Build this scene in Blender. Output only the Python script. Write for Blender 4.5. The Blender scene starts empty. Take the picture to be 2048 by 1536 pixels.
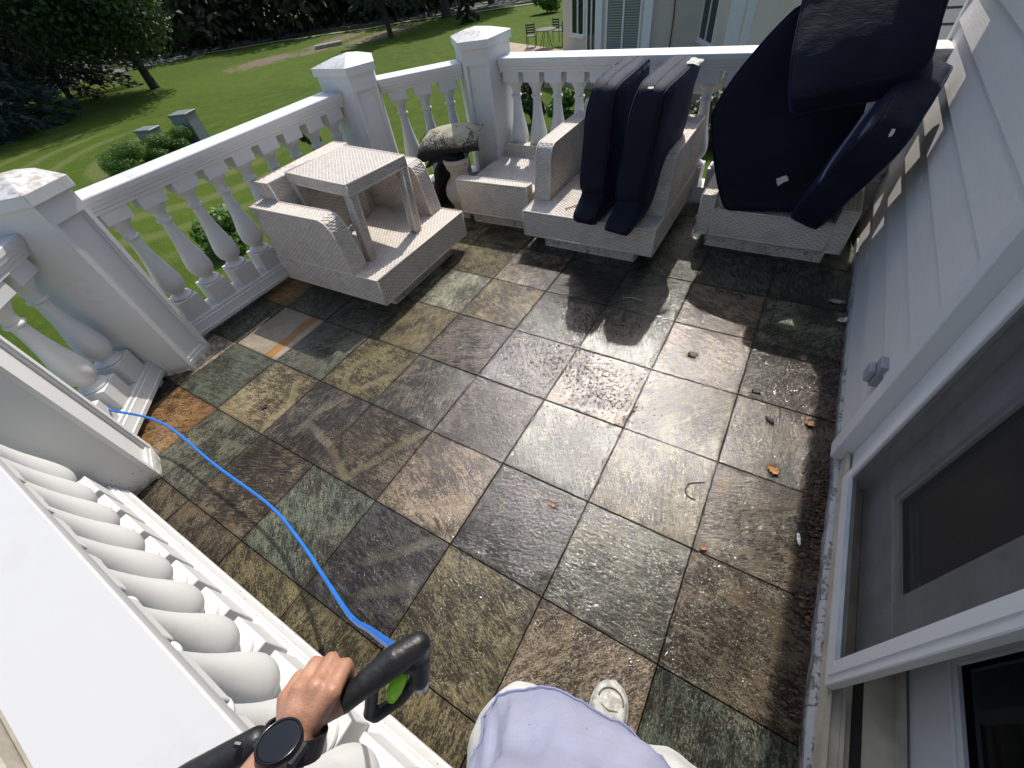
import bpy, bmesh, math, random
import numpy as np
from mathutils import Vector, Matrix, noise
random.seed(7); rng = np.random.default_rng(11)
R_ = math.radians
sc = bpy.context.scene
COL = sc.collection
S = 0.41                      # one paving tile in metres

# ------------------------------------------------------------------ camera, light
CF = 828.047
CR = np.array([[0.85892193, 0.49882119, -0.11589021],
               [0.30512602, -0.68023633, -0.66646579],
               [-0.41127999, 0.53708096, -0.73647323]])
CC = np.array([2.74284738, -0.73856972, 1.60695678])
cam = bpy.data.cameras.new('camera'); camo = bpy.data.objects.new('camera', cam); COL.objects.link(camo)
cam.sensor_width = 36; cam.lens = CF / 2048 * 36; cam.clip_start = 0.02; cam.clip_end = 900
M = Matrix([[CR[0][i], -CR[1][i], -CR[2][i], CC[i]] for i in range(3)] + [[0, 0, 0, 1]])
camo.matrix_world = M
sc.camera = camo
SUN_EL, SUN_AZ = 51.0, 105.0
w = bpy.data.worlds.new('World'); sc.world = w; w.use_nodes = True
nt = w.node_tree; nt.nodes.clear()
sky = nt.nodes.new('ShaderNodeTexSky'); sky.sky_type = 'NISHITA'; sky.sun_disc = False
sky.sun_elevation = R_(SUN_EL); sky.sun_rotation = R_(90 - SUN_AZ); sky.air_density = 1.0; sky.dust_density = 2.2; sky.ozone_density = 0.6
bg = nt.nodes.new('ShaderNodeBackground'); bg.inputs[1].default_value = 0.115
ow = nt.nodes.new('ShaderNodeOutputWorld'); nt.links.new(sky.outputs[0], bg.inputs[0]); nt.links.new(bg.outputs[0], ow.inputs[0])
sl = bpy.data.lights.new('sun', 'SUN'); sl.energy = 2.75; sl.angle = R_(0.55); sl.color = (1.0, 0.955, 0.88)
so = bpy.data.objects.new('sun', sl); COL.objects.link(so)
sd = Vector((math.cos(R_(SUN_AZ)) * math.cos(R_(SUN_EL)), math.sin(R_(SUN_AZ)) * math.cos(R_(SUN_EL)), math.sin(R_(SUN_EL))))
so.rotation_euler = sd.to_track_quat('Z', 'Y').to_euler(); so.location = (0, 0, 30)
sc.view_settings.view_transform = 'Standard'; sc.view_settings.look = 'None'
sc.view_settings.exposure = 0.66; sc.view_settings.gamma = 1.0; sc.view_settings.use_curve_mapping = False
sc.cycles.max_bounces = 6; sc.cycles.transparent_max_bounces = 12
sc.cycles.sample_clamp_indirect = 4.0

def CW(px, py, d):            # photo pixel and depth along the view -> world (only used to measure the hand-held things)
    return Vector(CC + CR.T @ (np.array([(px - 1024) / CF, (py - 768) / CF, 1.0]) * d))

# ------------------------------------------------------------------ helpers
def s2l(c):
    c = [x / 255 for x in c]
    return tuple(x / 12.92 if x <= .04045 else ((x + .055) / 1.055) ** 2.4 for x in c)

def link(o, parent=None):
    COL.objects.link(o)
    if parent is not None: o.parent = parent
    return o

def mesh_obj(name, verts, faces, mat=None, parent=None, smooth=False, org=None):
    me = bpy.data.meshes.new(name)
    if org is None: org = parent.location if parent is not None and parent.parent is None else None
    v = np.asarray(verts, dtype=np.float64).reshape(-1, 3)
    if org is not None: v = v - np.array(org)
    me.from_pydata(v.tolist() if not isinstance(faces, np.ndarray) else [], [], faces if not isinstance(faces, np.ndarray) else [])
    if isinstance(faces, np.ndarray):
        k = faces.shape[1]
        me.vertices.add(len(v)); me.vertices.foreach_set('co', v.ravel())
        me.loops.add(faces.size); me.loops.foreach_set('vertex_index', faces.ravel().astype(np.int32))
        me.polygons.add(len(faces)); me.polygons.foreach_set('loop_start', (np.arange(len(faces)) * k).astype(np.int32))
        me.update(calc_edges=True); me.validate()
    if smooth: me.polygons.foreach_set('use_smooth', np.ones(len(me.polygons), dtype=bool))
    if mat is not None: me.materials.append(mat)
    me.update()
    return link(bpy.data.objects.new(name, me), parent)

def tag(o, label=None, cat=None, group=None, kind=None):
    if label: o['label'] = label
    if cat: o['category'] = cat
    if group: o['group'] = group
    if kind: o['kind'] = kind
    return o

def thing(name, loc, label, cat, group=None, rz=0):
    o = bpy.data.objects.new(name, None); o.empty_display_size = .1
    o.location = loc; o.rotation_euler = (0, 0, rz); COL.objects.link(o)
    return tag(o, label, cat, group)

class MB:
    def __init__(s, k=1.0): s.v = []; s.f = []; s.k = k
    def add(s, vs, fs):
        n = len(s.v); s.v += [tuple(c * s.k for c in v) for v in vs]; s.f += [tuple(i + n for i in f) for f in fs]
    def box(s, a, b, bev=0):
        x0, y0, z0 = a; x1, y1, z1 = b
        if bev <= 0:
            s.add([(x0, y0, z0), (x1, y0, z0), (x1, y1, z0), (x0, y1, z0), (x0, y0, z1), (x1, y0, z1), (x1, y1, z1), (x0, y1, z1)],
                  [(0, 3, 2, 1), (4, 5, 6, 7), (0, 1, 5, 4), (1, 2, 6, 5), (2, 3, 7, 6), (3, 0, 4, 7)])
        else:
            bm = bmesh.new(); vs = [bm.verts.new(p) for p in [(x0, y0, z0), (x1, y0, z0), (x1, y1, z0), (x0, y1, z0), (x0, y0, z1), (x1, y0, z1), (x1, y1, z1), (x0, y1, z1)]]
            for f in [(0, 3, 2, 1), (4, 5, 6, 7), (0, 1, 5, 4), (1, 2, 6, 5), (2, 3, 7, 6), (3, 0, 4, 7)]: bm.faces.new([vs[i] for i in f])
            bmesh.ops.bevel(bm, geom=bm.edges[:], offset=bev, segments=1, affect='EDGES')
            bm.verts.index_update(); s.add([tuple(v.co) for v in bm.verts], [tuple(v.index for v in f.verts) for f in bm.faces]); bm.free()
    def obox(s, o, ax, ay, az):   # box from corner o with three edge vectors
        o = Vector(o); ax = Vector(ax); ay = Vector(ay); az = Vector(az)
        p = [o, o + ax, o + ax + ay, o + ay, o + az, o + ax + az, o + ax + ay + az, o + ay + az]
        s.add([tuple(q) for q in p], [(0, 3, 2, 1), (4, 5, 6, 7), (0, 1, 5, 4), (1, 2, 6, 5), (2, 3, 7, 6), (3, 0, 4, 7)])
    def prism(s, poly, z0, z1, bev=0):
        n = len(poly)
        if bev:
            bm = bmesh.new(); a = [bm.verts.new((x, y, z0)) for x, y in poly]; b = [bm.verts.new((x, y, z1)) for x, y in poly]
            bm.faces.new(a[::-1]); bm.faces.new(b)
            for i in range(n): bm.faces.new([a[i], a[(i + 1) % n], b[(i + 1) % n], b[i]])
            bmesh.ops.bevel(bm, geom=bm.edges[:], offset=bev, segments=1, affect='EDGES')
            bm.verts.index_update(); s.add([tuple(v.co) for v in bm.verts], [tuple(v.index for v in f.verts) for f in bm.faces]); bm.free(); return
        s.add([(x, y, z0) for x, y in poly] + [(x, y, z1) for x, y in poly],
              [tuple(range(n))[::-1], tuple(range(n, 2 * n))] + [(i, (i + 1) % n, n + (i + 1) % n, n + i) for i in range(n)])
    def lathe(s, c, prof, n=16, sq=None):
        vs = []; 
        for (r, z) in prof:
            for i in range(n):
                a = 2 * math.pi * i / n; vs.append((c[0] + r * math.cos(a), c[1] + r * math.sin(a), c[2] + z))
        fs = []
        for j in range(len(prof) - 1):
            for i in range(n): fs.append((j * n + i, j * n + (i + 1) % n, (j + 1) * n + (i + 1) % n, (j + 1) * n + i))
        fs.append(tuple(range(n))[::-1]); fs.append(tuple(range((len(prof) - 1) * n, len(prof) * n)))
        s.add(vs, fs)
    def tube(s, pts, r, n=8):
        pts = [Vector(p) for p in pts]; rs = r if isinstance(r, (list, tuple)) else [r] * len(pts)
        vs = []; up = None
        for i, p in enumerate(pts):
            d = (pts[min(i + 1, len(pts) - 1)] - pts[max(i - 1, 0)]).normalized()
            if up is None: up = Vector((0, 0, 1)) if abs(d.z) < .9 else Vector((1, 0, 0))
            x = d.cross(up).normalized(); up = x.cross(d).normalized()
            for k in range(n):
                a = 2 * math.pi * k / n; vs.append(tuple(p + (x * math.cos(a) + up * math.sin(a)) * rs[i]))
        fs = [(j * n + i, j * n + (i + 1) % n, (j + 1) * n + (i + 1) % n, (j + 1) * n + i) for j in range(len(pts) - 1) for i in range(n)]
        fs += [tuple(range(n))[::-1], tuple(range((len(pts) - 1) * n, len(pts) * n))]
        s.add(vs, fs)
    def sweep(s, p0, p1, prof):   # closed profile (offset,z) swept along a horizontal line p0->p1 (2D)
        d = Vector((p1[0] - p0[0], p1[1] - p0[1])).normalized(); nx = Vector((-d.y, d.x)); n = len(prof)
        vs = [(p[0] + nx.x * o, p[1] + nx.y * o, z) for p in (p0, p1) for o, z in prof]
        s.add(vs, [(i, (i + 1) % n, n + (i + 1) % n, n + i) for i in range(n)] + [tuple(range(n))[::-1], tuple(range(n, 2 * n))])
    def build(s, name, mat, parent=None, smooth=False, org=None):
        o = mesh_obj(name, s.v, s.f, mat, parent, smooth, org)
        bm = bmesh.new(); bm.from_mesh(o.data); bmesh.ops.recalc_face_normals(bm, faces=bm.faces); bm.to_mesh(o.data); bm.free()
        return o

def smooth_angle(o, ang=35):
    me = o.data; me.polygons.foreach_set('use_smooth', np.ones(len(me.polygons), dtype=bool))
    bm = bmesh.new(); bm.from_mesh(me)
    for e in bm.edges:
        e.smooth = not (len(e.link_faces) != 2 or e.calc_face_angle(0) > R_(ang))
    bm.to_mesh(me); bm.free()

def copy_tree(o, parent=None):
    c = o.copy(); COL.objects.link(c); c.parent = parent
    for ch in list(o.children): copy_tree(ch, c)
    return c

# ------------------------------------------------------------------ materials
class N:
    def __init__(s, name):
        s.m = bpy.data.materials.new(name); s.m.use_nodes = True; s.t = s.m.node_tree; s.t.nodes.clear()
        s.out = s.t.nodes.new('ShaderNodeOutputMaterial'); s.b = s.t.nodes.new('ShaderNodeBsdfPrincipled'); s.t.links.new(s.b.outputs[0], s.out.inputs[0])
    def n(s, typ, **kw):
        x = s.t.nodes.new('ShaderNode' + typ)
        for k, v in kw.items():
            if k.startswith('i_'): 
                key = k[2:]; key = int(key) if key.isdigit() else key
                s.set(x.inputs[key], v)
            else: setattr(x, k, v)
        return x
    def set(s, inp, v):
        if isinstance(v, bpy.types.NodeSocket): s.t.links.new(v, inp)
        else: inp.default_value = v
    def P(s, **kw):
        for k, v in kw.items(): s.set(s.b.inputs[k.replace('_', ' ')], v)
        return s
    def math(s, op, a, b=0.0, c=0.0, clamp=False):
        x = s.t.nodes.new('ShaderNodeMath'); x.operation = op; x.use_clamp = clamp
        s.set(x.inputs[0], a); s.set(x.inputs[1], b); s.set(x.inputs[2], c); return x.outputs[0]
    def mix(s, f, a, b, mode='MIX'):
        x = s.t.nodes.new('ShaderNodeMix'); x.data_type = 'RGBA'; x.blend_type = mode
        s.set(x.inputs[0], f); s.set(x.inputs[6], a if isinstance(a, bpy.types.NodeSocket) else (*a[:3], 1)); s.set(x.inputs[7], b if isinstance(b, bpy.types.NodeSocket) else (*b[:3], 1)); return x.outputs[2]
    def noise(s, vec, scale, detail=4, rough=.55, dist=0.0):
        x = s.t.nodes.new('ShaderNodeTexNoise'); s.set(x.inputs['Scale'], scale); x.inputs['Detail'].default_value = detail; x.inputs['Roughness'].default_value = rough; x.inputs['Distortion'].default_value = dist
        if vec is not None: s.t.links.new(vec, x.inputs['Vector'])
        return x.outputs['Fac']
    def ramp(s, f, a, b, smooth=True):
        x = s.t.nodes.new('ShaderNodeMapRange'); x.interpolation_type = 'SMOOTHSTEP' if smooth else 'LINEAR'
        s.set(x.inputs[0], f); x.inputs[1].default_value = a; x.inputs[2].default_value = b; return x.outputs[0]
    def bump(s, h, dist, strength=1.0, nrm=None):
        x = s.t.nodes.new('ShaderNodeBump'); s.set(x.inputs['Height'], h); x.inputs['Distance'].default_value = dist; x.inputs['Strength'].default_value = strength
        if nrm is not None: s.t.links.new(nrm, x.inputs['Normal'])
        return x.outputs[0]
    def mapping(s, vec, scale=(1, 1, 1), rot=(0, 0, 0), loc=(0, 0, 0)):
        x = s.t.nodes.new('ShaderNodeMapping'); s.t.links.new(vec, x.inputs[0]); s.set(x.inputs['Scale'], scale); s.set(x.inputs['Rotation'], rot); s.set(x.inputs['Location'], loc); return x.outputs[0]
    def wpos(s): return s.n('NewGeometry').outputs['Position']

def m_white(name, base=(.66, .66, .65), dirt=.7, rough=.42, speck=True, thr=.52):
    k = N(name); p = k.wpos()
    n1 = k.noise(p, 3.2, 5, .6); n2 = k.noise(p, 26, 4, .6); up = k.n('SeparateXYZ', i_0=k.n('NewGeometry').outputs['Normal']).outputs[2]
    stain = k.math('MULTIPLY', k.ramp(n1, thr, thr + .16), k.ramp(n2, .42, .62))
    upf = k.math('ADD', k.math('MULTIPLY', k.ramp(up, .2, .95), .7), .3)
    st = k.math('MULTIPLY', k.math('MULTIPLY', stain, upf), dirt)
    col = k.mix(st, base, (.42, .36, .30))
    # faint grime film
    col = k.mix(k.math('MULTIPLY', k.ramp(k.noise(p, 1.3, 3), .4, .8), .10 * dirt + .03), col, (.55, .55, .52))
    if speck:
        v = k.n('TexVoronoi', i_Scale=55.0, i_Randomness=1.0); k.t.links.new(p, v.inputs['Vector'])
        hz = k.n('SeparateXYZ', i_0=p).outputs[2]
        low = k.math('ADD', k.math('MULTIPLY', k.ramp(hz, .45, .0), .9), .10)
        gate = k.math('GREATER_THAN', k.math('MULTIPLY', low, k.n('SeparateColor', i_0=v.outputs['Color']).outputs[0]), .62)
        sp = k.math('MULTIPLY', k.math('LESS_THAN', v.outputs['Distance'], .16), gate)
        col = k.mix(k.math('MULTIPLY', sp, .85), col, (.05, .035, .025))
        gr = k.math('MULTIPLY', k.ramp(hz, .07, .0), k.ramp(n2, .35, .6))
        col = k.mix(k.math('MULTIPLY', gr, .75), col, (.10, .085, .065))
    k.P(Base_Color=col, Roughness=k.math('ADD', k.math('MULTIPLY', n2, .18), rough - .08), Normal=k.bump(n2, .0006, .5))
    return k.m

def m_plain(name, col, rough=.5, metal=0.0, var=.12, scale=12.0, bump=.0, bscale=60.0, spec=None, coat=0.0):
    k = N(name); p = k.wpos(); n1 = k.noise(p, scale, 4)
    c = k.mix(k.math('MULTIPLY', k.ramp(n1, .3, .75), 1.0), tuple(x * (1 - var) for x in col), tuple(min(1, x * (1 + var)) for x in col))
    k.P(Base_Color=c, Roughness=rough, Metallic=metal)
    if coat: k.P(Coat_Weight=coat)
    if spec is not None: k.b.inputs['Specular IOR Level'].default_value = spec
    if bump: k.P(Normal=k.bump(k.noise(p, bscale, 4), bump, 1.0))
    return k.m

M_white = m_white('white_painted_pvc')
M_clean = m_white('white_rail_clean', (.56, .565, .57), .12, .42)
M_cap = m_white('white_cap_stained', dirt=1.0, speck=False, thr=.40)
M_sid = None
SW = [(1.152,.558,1.047,.445),(1.047,.445,.929,.213),(.934,.329,.922,.132),(.922,.132,.997,.003),(1.268,.33,1.046,-.003),(1.046,-.003,.981,-.227),(.981,-.227,.98,-.333),(.995,-.239,1.223,-.299),(1.223,-.299,1.42,-.386),(1.621,.008,1.427,-.392),(.697,-.074,.813,-.22),(1.24,.38,1.17,.256),(1.98,-.42,1.80,-.62),(2.02,-.60,1.86,-.72)]
def m_slate():
    k = N('wet_slate'); p = k.wpos()
    oi = k.n('ObjectInfo'); rnd = oi.outputs['Random']; tc = k.n('TexCoord').outputs['Object']
    at = k.n('Attribute', attribute_type='OBJECT', attribute_name='grain').outputs['Fac']
    at2 = k.n('Attribute', attribute_type='OBJECT', attribute_name='streak').outputs['Fac']
    stripe = k.n('Attribute', attribute_type='OBJECT', attribute_name='stripe').outputs['Fac']
    dirt_a = k.n('Attribute', attribute_type='OBJECT', attribute_name='grime').outputs['Fac']
    rot = k.n('CombineXYZ', i_2=k.math('MULTIPLY', at, 1.0)).outputs[0]
    off = k.n('CombineXYZ', i_0=k.math('MULTIPLY', rnd, 37.0), i_1=k.math('MULTIPLY', rnd, 91.0), i_2=k.math('MULTIPLY', rnd, 13.0)).outputs[0]
    v1 = k.n('VectorMath', operation='ADD', i_0=k.mapping(tc, rot=rot)); k.t.links.new(off, v1.inputs[1]); v = v1.outputs[0]
    vs = k.mapping(v, scale=(1.0, 2.6, 1.0)); vs2 = k.mapping(v, scale=(1.0, 1.5, 1.0))
    nf = k.noise(vs2, 135, 5, .72, .2); nm = k.noise(vs, 20, 6, .70, .7); nl = k.noise(v, 4.6, 5, .62, 1.1); ln = k.noise(k.mapping(v, scale=(1, 6, 1)), 16, 6, .74, .5)
    nh = k.noise(v, 9.0, 5, .7, .9); micro = k.noise(v, 480, 3, .6)
    base = oi.outputs['Color']
    xy0 = k.n('SeparateXYZ', i_0=p)
    g = k.noise(p, 2.3, 6, .66, .8); g2 = k.noise(p, 13, 5, .72, .6)
    wv = k.n('VectorMath', operation='ADD', i_0=p); nz = k.n('TexNoise', i_Scale=9.0); k.t.links.new(p, nz.inputs['Vector'])
    sc_ = k.n('VectorMath', operation='SCALE', i_0=k.n('VectorMath', operation='SUBTRACT', i_0=nz.outputs['Color'], i_1=(.5, .5, .5)).outputs[0]); sc_.inputs['Scale'].default_value = .045
    k.t.links.new(sc_.outputs[0], wv.inputs[1]); xy = k.n('SeparateXYZ', i_0=wv.outputs[0]); X, Y = xy.outputs[0], xy.outputs[1]
    best = None
    for (ax, ay, bx, by) in SW:
        dx, dy = bx - ax, by - ay; L2 = dx * dx + dy * dy
        px = k.math('SUBTRACT', X, ax); py = k.math('SUBTRACT', Y, ay)
        t = k.math('DIVIDE', k.math('ADD', k.math('MULTIPLY', px, dx), k.math('MULTIPLY', py, dy)), L2, clamp=True)
        ex = k.math('SUBTRACT', px, k.math('MULTIPLY', t, dx)); ey = k.math('SUBTRACT', py, k.math('MULTIPLY', t, dy))
        d = k.math('SQRT', k.math('ADD', k.math('MULTIPLY', ex, ex), k.math('MULTIPLY', ey, ey)))
        best = d if best is None else k.math('MINIMUM', best, d)
    clean = k.math('MULTIPLY', k.ramp(k.math('ADD', best, k.math('MULTIPLY', k.math('SUBTRACT', nm, .5), .012)), .027, .011), .95)
    film = k.math('MULTIPLY', k.ramp(k.math('ADD', g, k.math('MULTIPLY', k.math('SUBTRACT', g2, .5), .8)), .38, .64), dirt_a)
    film = k.math('MULTIPLY', film, k.math('SUBTRACT', 1.0, clean), clamp=True)
    sm = k.math('ADD', k.math('MULTIPLY', nf, .42), k.math('ADD', k.math('MULTIPLY', nm, .33), k.math('MULTIPLY', nl, .25)))
    dark = k.mix(1.0, base, (.16, .15, .15), 'MULTIPLY'); light = k.mix(.55, base, (.50, .445, .33))
    thr = k.math('SUBTRACT', sm, k.math('MULTIPLY', film, .085))
    c = k.mix(k.ramp(thr, .447, .530), dark, base)
    c = k.mix(k.math('MULTIPLY', k.ramp(k.math('SUBTRACT', k.math('ADD', k.math('MULTIPLY', nf, .6), k.math('MULTIPLY', nh, .4)), k.math('MULTIPLY', film, .05)), .530, .60), .85), c, light)
    c = k.mix(k.math('MULTIPLY', k.ramp(ln, .50, .64), .30), c, light)
    c = k.mix(k.math('MULTIPLY', k.ramp(ln, .47, .38), .42), c, dark)
    c = k.mix(k.math('MULTIPLY', k.ramp(nl, .54, .68), k.math('MULTIPLY', at2, .75)), c, k.mix(nf, (.075, .045, .025), (.24, .145, .075)))
    c = k.mix(k.math('MULTIPLY', k.ramp(nh, .60, .72), .35), c, (.045, .05, .058))
    sx = k.n('SeparateXYZ', i_0=tc).outputs[0]
    band = k.math('MULTIPLY', stripe, k.ramp(k.math('ABSOLUTE', k.math('SUBTRACT', k.math('ADD', k.n('SeparateXYZ', i_0=tc).outputs[0], k.math('MULTIPLY', k.noise(vs, 6), .05)), .14)), .050, .030))
    c = k.mix(k.math('MULTIPLY', stripe, .75), c, k.mix(ln, (.42, .36, .31), (.62, .54, .47)))
    c = k.mix(band, c, k.mix(ln, (.36, .17, .05), (.60, .36, .14)))
    washed = k.mix(.50, base, k.mix(nf, (.14, .125, .06), (.34, .29, .17)))
    c = k.mix(k.math('MULTIPLY', clean, .42), c, washed)
    vo = k.n('TexVoronoi', i_Scale=75.0); k.t.links.new(k.mapping(v, scale=(1, 1.8, 1)), vo.inputs['Vector'])
    spk = k.math('MULTIPLY', k.math('LESS_THAN', vo.outputs['Distance'], .20), k.math('GREATER_THAN', k.n('SeparateColor', i_0=vo.outputs['Color']).outputs[1], .93))
    c = k.mix(k.math('MULTIPLY', spk, .6), c, (.45, .43, .36))
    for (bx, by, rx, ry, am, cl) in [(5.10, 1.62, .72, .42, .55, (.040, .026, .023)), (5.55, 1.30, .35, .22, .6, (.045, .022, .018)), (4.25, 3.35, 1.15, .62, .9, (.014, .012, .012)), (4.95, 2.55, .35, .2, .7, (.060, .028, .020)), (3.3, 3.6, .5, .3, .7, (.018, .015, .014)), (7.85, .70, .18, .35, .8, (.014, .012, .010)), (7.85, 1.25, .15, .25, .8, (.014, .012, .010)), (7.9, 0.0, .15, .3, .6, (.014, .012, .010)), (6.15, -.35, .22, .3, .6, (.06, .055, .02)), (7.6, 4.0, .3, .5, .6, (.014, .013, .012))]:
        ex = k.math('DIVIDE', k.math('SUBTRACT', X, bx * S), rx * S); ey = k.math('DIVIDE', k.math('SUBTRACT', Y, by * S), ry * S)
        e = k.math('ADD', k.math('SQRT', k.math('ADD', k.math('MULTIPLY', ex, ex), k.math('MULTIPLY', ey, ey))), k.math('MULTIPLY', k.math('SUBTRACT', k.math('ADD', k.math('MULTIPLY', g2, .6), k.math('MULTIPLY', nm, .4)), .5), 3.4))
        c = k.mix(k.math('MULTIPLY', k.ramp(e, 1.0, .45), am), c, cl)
    edge_ = k.n('SeparateXYZ', i_0=k.n('VectorMath', operation='ABSOLUTE', i_0=tc).outputs[0]); em = k.math('MAXIMUM', edge_.outputs[0], edge_.outputs[1])
    c = k.mix(k.math('MULTIPLY', k.ramp(k.math('ADD', em, k.math('MULTIPLY', nm, .02)), .2015, .2045), .3), c, (.03, .026, .022))
    c = k.mix(1.0, c, k.mix(k.ramp(k.noise(v, 2.6, 4, .6, .6), .36, .64), (.50, .485, .425), (.76, .735, .65)), 'MULTIPLY')
    wet = k.ramp(k.noise(p, 3.1, 4, .6), .32, .55)
    ex = k.math('DIVIDE', k.math('SUBTRACT', X, 5.6 * S), 2.3 * S); ey = k.math('DIVIDE', k.math('SUBTRACT', Y, 1.1 * S), 2.6 * S)
    pool = k.ramp(k.math('ADD', k.math('SQRT', k.math('ADD', k.math('MULTIPLY', ex, ex), k.math('MULTIPLY', ey, ey))), k.math('MULTIPLY', k.math('SUBTRACT', g2, .5), 2.2)), 1.15, .55)
    wet = k.math('MAXIMUM', wet, pool)
    k.P(Base_Color=c, Roughness=.62)
    h = k.math('ADD', k.math('MULTIPLY', nf, .75), k.math('ADD', k.math('MULTIPLY', nm, 1.5), k.math('MULTIPLY', ln, 1.1)))
    k.P(Normal=k.bump(h, .0042, .9))
    rip = k.noise(k.mapping(v, scale=(1, 1.5, 1)), 66, 3, .62, .4); rip2 = k.noise(k.mapping(v, scale=(1, 1.3, 1)), 24, 3, .6, .4)
    cb = k.bump(k.math('ADD', rip, k.math('ADD', k.math('MULTIPLY', rip2, 1.0), k.math('MULTIPLY', nf, .22))), .0031, 1.0); cb2 = k.bump(micro, .00012, .5, cb)
    k.P(Coat_Weight=k.math('ADD', .35, k.math('MULTIPLY', wet, .65)), Coat_Roughness=k.math('ADD', .065, k.math('MULTIPLY', k.math('SUBTRACT', 1.0, wet), .17)), Coat_IOR=k.math('ADD', 1.33, k.math('MULTIPLY', pool, .22)), Coat_Normal=cb2)
    k.b.inputs['Specular IOR Level'].default_value = .12
    return k.m
M_slate = m_slate()
M_joint = m_plain('dark_joint_dirt', (.018, .016, .014), .8, bump=.003)

def m_wicker(name, base=(.67, .605, .535)):
    k = N(name); p = k.wpos(); g = k.n('NewGeometry'); ri = g.outputs['Random Per Island']
    c = k.mix(ri, tuple(x * .90 for x in base), tuple(min(1, x * 1.06) for x in base))
    c = k.mix(k.math('MULTIPLY', k.ramp(k.noise(p, 5, 5, .7), .52, .72), .45), c, (.26, .22, .19))
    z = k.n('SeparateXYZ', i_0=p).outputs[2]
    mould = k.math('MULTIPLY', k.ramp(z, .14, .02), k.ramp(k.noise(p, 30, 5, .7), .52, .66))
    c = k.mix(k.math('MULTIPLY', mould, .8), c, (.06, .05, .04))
    k.P(Base_Color=c, Roughness=.5, Normal=k.bump(k.noise(p, 250, 3), .0008, .6)); return k.m
M_wick = m_wicker('resin_wicker')
M_wbase = m_plain('wicker_backing', (.26, .23, .20), .8)
def m_fabric():
    k = N('navy_outdoor_fabric'); p = k.wpos()
    th = k.noise(p, 900, 2); n1 = k.noise(p, 4, 4)
    c = k.mix(k.ramp(n1, .3, .7), (.0046, .0058, .0130), (.0080, .0105, .0250))
    wr = k.noise(k.mapping(p, scale=(1, 1, 3.2), rot=(.3, .2, .5)), 13, 4, .6, 1.5)
    b = k.bump(wr, .005, .5); b2 = k.bump(th, .0006, .5, b)
    k.P(Base_Color=c, Roughness=.72, Normal=b2, Sheen_Weight=.2, Sheen_Roughness=.4)
    k.b.inputs['Sheen Tint'].default_value = (.18, .26, .6, 1); k.b.inputs['Specular IOR Level'].default_value = .25
    return k.m
M_navy = m_fabric()
M_paper = m_plain('white_label_cloth', (.70, .68, .60), .7)

# ------------------------------------------------------------------ ground far below
GZ = -3.0
def m_grass():
    k = N('lawn_grass'); p = k.wpos()
    n1 = k.noise(p, .09, 4, .6); n2 = k.noise(p, 1.6, 6, .7); n3 = k.noise(p, 22, 5, .75)
    c = k.mix(k.ramp(n1, .35, .68), (.058, .108, .008), (.084, .142, .012))
    c = k.mix(k.math('MULTIPLY', k.ramp(n2, .40, .70), .45), c, (.165, .180, .030))
    c = k.mix(k.math('MULTIPLY', k.ramp(n3, .60, .38), .60), c, (.036, .062, .007))
    xy = k.n('SeparateXYZ', i_0=p)
    # mowing arcs round the transformer box
    dx = k.math('ADD', xy.outputs[0], 19.5); dy = k.math('SUBTRACT', xy.outputs[1], 9.2)
    d = k.math('SQRT', k.math('ADD', k.math('MULTIPLY', dx, dx), k.math('MULTIPLY', dy, dy)))
    arc = k.math('SINE', k.math('ADD', k.math('MULTIPLY', d, 3.4), k.math('MULTIPLY', n2, 1.6)))
    mask = k.math('MULTIPLY', k.math('MULTIPLY', k.ramp(d, 12.5, 9.5), k.ramp(d, 1.6, 3.0)), k.ramp(xy.outputs[1], 10.5, 7.5))
    c = k.mix(k.math('MULTIPLY', k.math('MULTIPLY', k.ramp(arc, .1, .95), mask), .42), c, (.20, .20, .085))
    # bare thatch patches
    for (bx, by, rx, ry) in [(-34.0, 23.65, 2.4, 3.4), (-31.5, 26.5, 1.3, 2.2), (-28.8, 31.0, 2.0, 4.6), (-33.2, 30.2, 1.6, 3.6)]:
        ex = k.math('DIVIDE', k.math('SUBTRACT', xy.outputs[0], bx), rx); ey = k.math('DIVIDE', k.math('SUBTRACT', xy.outputs[1], by), ry)
        e = k.math('ADD', k.math('SQRT', k.math('ADD', k.math('MULTIPLY', ex, ex), k.math('MULTIPLY', ey, ey))), k.math('MULTIPLY', k.math('SUBTRACT', n2, .5), 2.8))
        c = k.mix(k.math('MULTIPLY', k.ramp(e, 1.05, .55), .88), c, (.20, .155, .115))
    k.P(Base_Color=c, Roughness=.9, Normal=k.bump(k.math('ADD', n3, n2), .06, .9)); k.b.inputs['Specular IOR Level'].default_value = .15
    return k.m
M_grass = m_grass()
def gz(x, y):
    return GZ + .22 * noise.noise(Vector((x * .045, y * .045, .3))) + .06 * noise.noise(Vector((x * .2, y * .2, 5)))
ax = np.concatenate([[-400, -300, -220, -160, -120], np.arange(-100, 61, 1.6), [80, 120, 200, 400]])
ay = np.concatenate([[-400, -200, -100, -60], np.arange(-40, 101, 1.6), [130, 170, 240, 320, 420]])
gv = [(x, y, gz(x, y)) for y in ay for x in ax]; nx_ = len(ax)
gf = [(j * nx_ + i, j * nx_ + i + 1, (j + 1) * nx_ + i + 1, (j + 1) * nx_ + i) for j in range(len(ay) - 1) for i in range(nx_ - 1)]
tag(mesh_obj('lawn', gv, gf, M_grass, smooth=True), kind='structure')

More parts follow.
